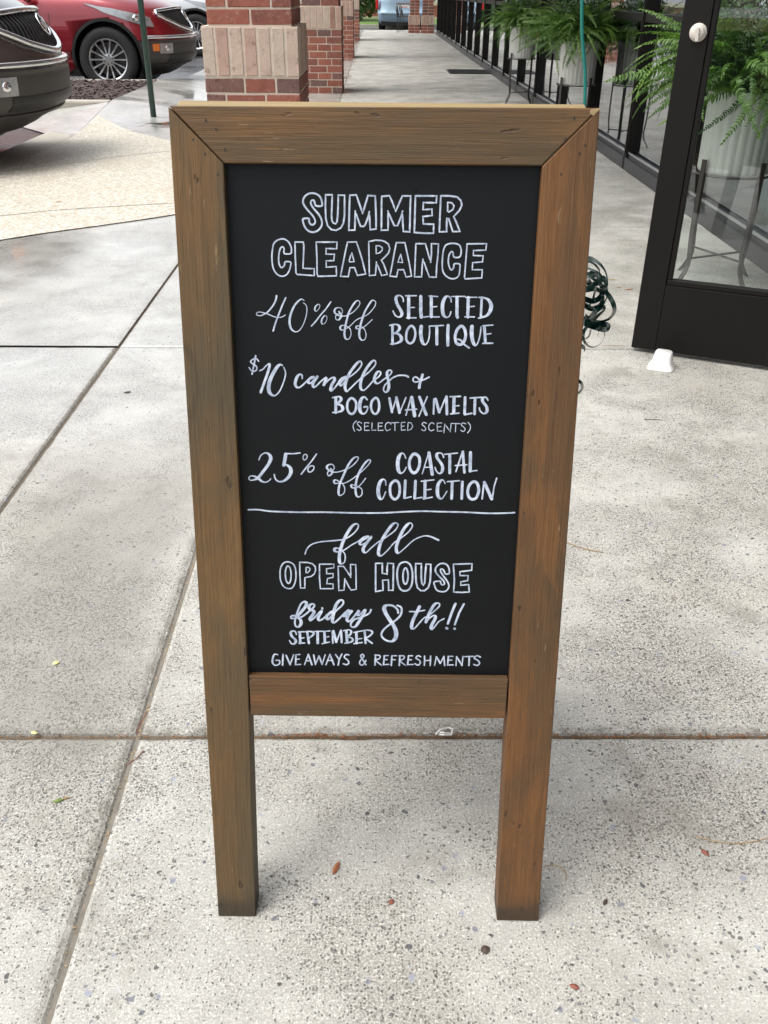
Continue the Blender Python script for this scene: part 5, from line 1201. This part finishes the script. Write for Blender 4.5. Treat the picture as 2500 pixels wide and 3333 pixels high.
    patch('lower_lip', M['grey_metal'], root, -.60, .60, .335, .352, .022, 30, 2, .03)
    # door seams
    for sg in (-1,1):
        for x_ in (-.72,-1.75,-2.75):
            m = MB(); y_ = sg*.998; m.v = []; 
            zz = [.36,.5,.65,.8,.9,.96]; 
            for z in zz: w = interp(WF,z)+.0012; m.v += [(x_-.004,sg*w,z),(x_+.004,sg*w,z)]
            for i in range(len(zz)-1): m.f.append((2*i,2*i+1,2*i+3,2*i+2))
            m.build('door_seam', M['black_plastic'], root)
    # cabin
    m = MB(); secs = [(1.26,-.85,-3.95,.80),(1.42,-1.2,-3.85,.74),(1.60,-1.70,-3.6,.66),(1.72,-2.1,-3.3,.58)]; n = 0
    for z, xf, xr, w in secs:
        R_ = [Vector((xr+(xf-xr)*u, w*sg_, z)) for sg_, us in ((1,[0,.2,.4,.6,.8,1]),(-1,[1,.8,.6,.4,.2,0])) for u in us]; n = len(R_); m.v += [tuple(p) for p in R_]
    for j in range(3):
        for i in range(n): m.f.append((j*n+i, j*n+(i+1)%n, (j+1)*n+(i+1)%n, (j+1)*n+i))
    m.build('side_glass', M['car_glass'], root)
    m = MB(); z0 = 1.721
    m.grid(lambda u,v: (-3.35+1.3*u, -.60+1.2*v, 1.722+.04*sin(pi*u)*sin(pi*v)), 10, 10); roof = m.build('roof', M['paint_red'], root, smooth=True)
    for sg in (-1,1):
        m = MB(); m.lathe([(0,-.07),(.05,-.05),(.07,0),(.05,.05),(0,.07)], 14, Matrix.Translation((-.95,sg*1.02,1.17)) @ Matrix.Scale(.12/.07*.9,4,(0,0,1)) @ Matrix.Rotation(pi/2,4,'Y')); m.build('wing_mirror', M['paint_red'], root, smooth=True)
    return root
def repaint(root, mat):
    for o in root.children:
        if o.name.split('.')[0] in ('body','roof','wing_mirror'):
            for s_ in o.material_slots: s_.link = 'OBJECT'; s_.material = mat
    return root
red = make_car(); red.location = (-3.66,14.62,-.065); red['label'] = 'red SUV parked nose-in behind the mulch bed, its front wheel turned side-on'; red['group'] = 'cars parked nose-in along the walkway'
br = repaint(copy_tree(red), M['paint_brown']); br.rotation_euler = (0,0,radians(4)); br.location = (-3.50,7.80,.02); br['label'] = 'dark brown-grey SUV at the left edge, only its grille and bumper in view'
si = repaint(copy_tree(red), M['paint_silver']); si.location = (-3.80,22.4,-.065); si['label'] = 'silver SUV beyond the red one, only a front wheel and fender showing by the pillar'

# minivan seen from behind
van = thing('minivan', 'pale blue minivan seen from behind at the far end of the walkway', 'van', (1.07,36.85,-.065)); van.rotation_euler = (0,0,radians(-2))
VW = [(.20,.90),(.30,.95),(.50,.985),(.75,.99),(.95,.97),(1.05,.94),(1.4,.84),(1.65,.74),(1.75,.60)]
VY = [(.20,.16),(.30,.06),(.42,.02),(.55,.0),(.62,.04),(.75,.09),(.95,.10),(1.05,.13),(1.4,.27),(1.65,.42),(1.75,.6)]
m = MB(); zs = [.20,.25,.30,.36,.42,.48,.55,.58,.62,.68,.75,.85,.95,1.0,1.05,1.2,1.4,1.55,1.65,1.75]; n = 0
for z in zs:
    w, y0 = interp(VW,z), interp(VY,z); R_ = []
    for k in range(9): a = pi/2*k/8; R_.append(Vector((w*sin(a)**.5 if a else 0, y0+.28-.28*cos(a)**.55 if k < 8 else y0+.28, z)))
    R_ += [Vector((w, y, z)) for y in (1.2,2.2,3.4)]+[Vector((w*.8,4.6 if z < 1.0 else 3.6-(z-1)*1.2,z)), Vector((0,4.9 if z < 1.0 else 3.7-(z-1)*1.2,z))]
    R_ = R_+[Vector((-p.x,p.y,p.z)) for p in R_[-2:0:-1]]; n = len(R_); m.v += [tuple(p) for p in R_]
for j in range(len(zs)-1):
    for i in range(n): m.f.append((j*n+i, j*n+(i+1)%n, (j+1)*n+(i+1)%n, (j+1)*n+i))
m.f.append(tuple(range(n))[::-1]); m.f.append(tuple((len(zs)-1)*n+i for i in range(n)))
m.build('body', M['paint_blue'], van, smooth=True)
def vbox(name, a, b_, mat, bev=.01): m = MB(); m.box(a, b_); return m.build(name, mat, van, bevel=bev)
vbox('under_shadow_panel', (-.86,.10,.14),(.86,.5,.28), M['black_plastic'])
m = MB(); m.grid(lambda u,v: (-.74+.05*v+(1.48-.10*v)*u, .07+.02*(1-(2*u-1)**2)*-1+ (.10+.20*v)*1.0-.02, 1.06+.50*v), 8, 4); m.build('rear_window', M['car_glass'], van)
for sg in (-1,1):
    m = MB(); m.box((sg*.95-.10 if sg<0 else .85, .06,.66),(sg*.95+.10-.10 if sg<0 else .95,.2,.98)); m.build('tail_lamp', M['lamp_red'], van, bevel=.03)
    m = MB(); m.lathe([(0,-.1),(.08,-.06),(.1,0),(.08,.06),(0,.1)], 12, Matrix.Translation((sg*1.1,2.9,.98))); m.build('wing_mirror', M['lamp_clear'], van, smooth=True)
vbox('licence_recess', (-.30,.085,.66),(.30,.12,.82), M['white_pot']); vbox('licence_plate', (-.15,.075,.68),(.15,.088,.80), M['white_plastic'], .002)
m = MB(); 
for k in range(6): m.box((-.10+k*.036,.0725,.715),(-.082+k*.036,.0752,.765))
m.build('plate_print', M['lamp_red'], van)
vbox('chrome_bar', (-.32,.055,.845),(.32,.10,.885), M['chrome']); vbox('bumper_step', (-.88,-.03,.50),(.88,.06,.575), M['paint_blue'], .02)
for y in (.95,3.9):
    for sg in (-1,1): wheel(van, sg*.84, y, 1, .33, 7)
for w in [o for o in van.children if o.name.startswith('wheel')]:
    w.rotation_euler = (0,0,-pi/2 if w.location.x > 0 else pi/2)

# black metal chair by the far corner
def chair(x, y, rz, label):
    t = thing('metal_chair', label, 'chair', (x,y,0), rz, 'black metal chairs at the far corner')
    for sx in (-.2,.2):
        m = MB(); m.tube([(sx,-.22,0),(sx,-.22,.44)], .012, 6); m.build('leg', M['black_iron'], t); m = MB(); m.tube([(sx,.22,0),(sx,.22,.44)], .012, 6); m.build('leg', M['black_iron'], t)
    m = MB(); m.box((-.22,-.24,.44),(.22,.24,.46)); m.build('seat', M['black_iron'], t)
    m = MB(); m.tube([(-.21,.22,.45),(-.21,.25,.60)]+[(-.21*cos(a),.27,.60+.17*sin(a)) for a in [pi*i/10 for i in range(1,10)]]+[(.21,.25,.60),(.21,.22,.45)], .012, 6)
    for k in range(-2,3): m.tube([(k*.07,.23,.46),(k*.07,.26,.74-.02*k*k)], .006, 4)
    m.build('back_frame', M['black_iron'], t)
chair(.98,33.4,radians(80),'black metal patio chair at the far end, the nearer to the walkway centre'); chair(1.12,34.2,radians(100),'second black metal patio chair, tucked behind the far pillars')

# ================================================================ LITTER
def flake(name, label, cat, x, y, pts, mat, rz=0, h=.002, group=None):
    m = MB(); n = len(pts); c = (sum(p[0] for p in pts)/n, sum(p[1] for p in pts)/n)
    m.v = [(px_,py_,.0012+h*noise.noise((px_*90,py_*90,x))) for px_,py_ in pts]+[(c[0],c[1],h+.002)]+[(px_,py_,.0) for px_,py_ in pts]
    m.f = [(i,(i+1)%n,n) for i in range(n)]+[(n+1+i,n+1+(i+1)%n,(i+1)%n,i) for i in range(n)]
    o = m.build(name, mat, smooth=False); o.location = (x,y,.0015); o.rotation_euler = (0,0,rz); tag(o, label, cat, group); return o
LM = {'rust': plain('rust_leaf',(.30,.11,.045),.7,var=.4,sc=90), 'green': plain('green_bud',(.12,.20,.03),.5,var=.4,sc=90), 'dark': plain('dark_chip',(.06,.04,.03),.7,var=.4,sc=90), 'red': plain('red_chip',(.22,.07,.045),.7,var=.4,sc=90), 'yellow': plain('yellow_chip',(.62,.55,.25),.7,var=.3,sc=90), 'tan': plain('tan_chip',(.40,.27,.13),.8,var=.3,sc=90)}
def leafshape(l, w): return [(-l,0),(-l*.5,-w*.8),(.1*l,-w),(.7*l,-w*.55),(l,0),(.6*l,w*.6),(0,w),(-.6*l,w*.7)]
LITTER_AT = [('wood_chip', 'rust and tan splinter lying between the sign legs, the longest chip', 'chip', (-0.058, 0.907), 0.013, 0.0045, 'rust', 1.2), ('leaf_bud', 'small green bud with a brown stem on the left slab', 'leaf', (-0.531, 1.041), 0.009, 0.0035, 'green', 0.2), ('bud_stem', 'brown stem end touching the green bud on the left slab', 'stem', (-0.519, 1.046), 0.007, 0.0015, 'tan', 0.3), ('leaf_chip', 'dark reddish leaf chip right of centre, below the wood splinter', 'chip', (0.027, 0.847), 0.005, 0.004, 'red', 0.9), ('leaf_chip', 'reddish diamond leaf chip on the right slab under the curved fibre', 'chip', (0.528, 0.934), 0.008, 0.004, 'red', -0.9), ('leaf_chip', 'small reddish chip low on the right slab near the bottom edge', 'chip', (0.277, 0.715), 0.007, 0.004, 'red', -0.4), ('leaf_chip', 'black curled fleck right of the right sign leg', 'chip', (0.349, 0.846), 0.006, 0.003, 'dark', 0.9), ('pebble', 'dark oval pebble below and left of the right sign leg', 'pebble', (0.16, 0.77), 0.0075, 0.0065, 'dark', 0.3), ('yellow_flake', 'pale yellow flake beside dark pebbles on the left slab', 'flake', (-0.644, 1.395), 0.007, 0.006, 'yellow', 0.2), ('leaf_chip', 'rust fleck on the pale aggregate pad', 'chip', (-2.022, 5.897), 0.022, 0.01, 'rust', 0.1), ('leaf_chip', 'thin tan chip on the walkway right of the ribbon, the nearer one', 'chip', (1.133, 4.184), 0.022, 0.004, 'tan', 0.0), ('leaf_chip', 'brown leaf fragment on the walkway between ribbon and open door', 'chip', (1.173, 4.024), 0.02, 0.007, 'rust', 0.1), ('leaf_chip', 'tiny pale chip left of the brown fragment near the open door', 'chip', (1.134, 4.057), 0.01, 0.003, 'tan', 0.0), ('seed_pod', 'tan oval pod on the walkway seen through the door glass', 'pod', (1.814, 4.602), 0.02, 0.008, 'tan', 0.2), ('leaf_chip', 'dark chip on the wet slab left of the sign', 'chip', (-0.836, 2.796), 0.012, 0.005, 'dark', 0.3), ('leaf_chip', 'cream crumb on the cross joint at the left', 'chip', (-0.623, 1.199), 0.007, 0.004, 'yellow', -0.3)]
for nm, lb, ct, (x,y), l, w, mt, rz in LITTER_AT: flake(nm, lb, ct, x, y, leafshape(l,w), LM[mt], rz)
# twigs
def twig(label, P, r=.0009, mat='dark'):
    m = MB(); m.tube([(x,y,.0022) for x,y in catmull(P)], r, 5); o = m.build('twig', LM[mat]); tag(o, label, 'twig'); return o
TW = [('short brown twig lying on the right slab beyond the sign', [(0.478, 1.856), (0.502, 1.833), (0.537, 1.815), (0.56, 1.808)], 'tan'), ('red-brown twig crossing the joint corner at the left', [(-0.429, 1.253), (-0.434, 1.209), (-0.434, 1.197)], 'red'), ('thin red twig just below the joint corner at the left', [(-0.413, 1.154), (-0.423, 1.133), (-0.436, 1.118)], 'red'), ('fine dry stem lying straight across the right slab', [(0.867, 2.588), (0.888, 2.586), (0.916, 2.586)], 'dark'), ('long curved fibre on the right slab', [(0.523, 0.965), (0.553, 0.955), (0.586, 0.951), (0.623, 0.957), (0.64, 0.963)], 'tan'), ('hooked fibre just right of the right sign leg', [(0.269, 0.909), (0.287, 0.91), (0.298, 0.898), (0.297, 0.882)], 'tan'), ('thin brown stem along the far joint right of the ribbon', [(0.888, 3.272), (0.925, 3.275), (0.966, 3.272)], 'tan')]
for lb, P, mt in TW: twig(lb, P, .0007 if 'fibre' in lb else .0010, mt)
# clear plastic scrap in the joint
m = MB(); 
for P in [[(0.114, 1.192), (0.123, 1.2), (0.139, 1.209), (0.146, 1.202), (0.143, 1.191), (0.129, 1.187), (0.121, 1.192)], [(0.122, 1.198), (0.13, 1.192), (0.141, 1.195)]]: m.tube([(x,y,.004+.004*(i%2)) for i,(x,y) in enumerate(P)], .0016, 5)
tag(m.build('plastic_scrap', M['white_plastic']), 'scrap of clear and white plastic lying on the joint between the sign legs', 'scrap')
# leaf litter in the joint under the sign, one uncountable band
m = MB()
for i in range(1500):
    if random.random() < .62: x = random.choice([random.gauss(.02,.10), random.gauss(-.12,.05), random.uniform(.13,.75), random.uniform(.2,.7)])
    else: x = random.uniform(-.7,.75)
    y = 1.195+random.gauss(0,.0022)+.0012*sin(x*40); l = random.uniform(.001,.0045); a = random.uniform(0,pi); z = -.008+random.random()*.0085; t_ = random.uniform(-1,1)*l*.6; w_ = l*random.uniform(.2,.6)
    m.add([(x-cos(a)*l,y-sin(a)*l*.5,z-t_),(x+sin(a)*w_,y-cos(a)*w_*.5,z),(x+cos(a)*l,y+sin(a)*l*.5,z+t_),(x-sin(a)*w_,y+cos(a)*w_*.5,z+.001)], [(0,1,2,3)])
o = m.build('leaf_litter', plain('orange_litter',(.28,.13,.05),.85,var=.7,sc=120), kind='stuff')
m = MB()
for i in range(110):
    y = random.uniform(.75,1.9); x = -.433+random.gauss(0,.003); l = random.uniform(.0015,.004); a = random.uniform(0,pi); z = -.009+random.random()*.005
    m.add([(x-cos(a)*l,y-sin(a)*l,z),(x+sin(a)*l*.4,y-cos(a)*l*.4,z+.001),(x+cos(a)*l,y+sin(a)*l,z),(x-sin(a)*l*.4,y+cos(a)*l*.4,z)], [(0,1,2,3)])
m.build('joint_litter', LM['tan'], kind='stuff')
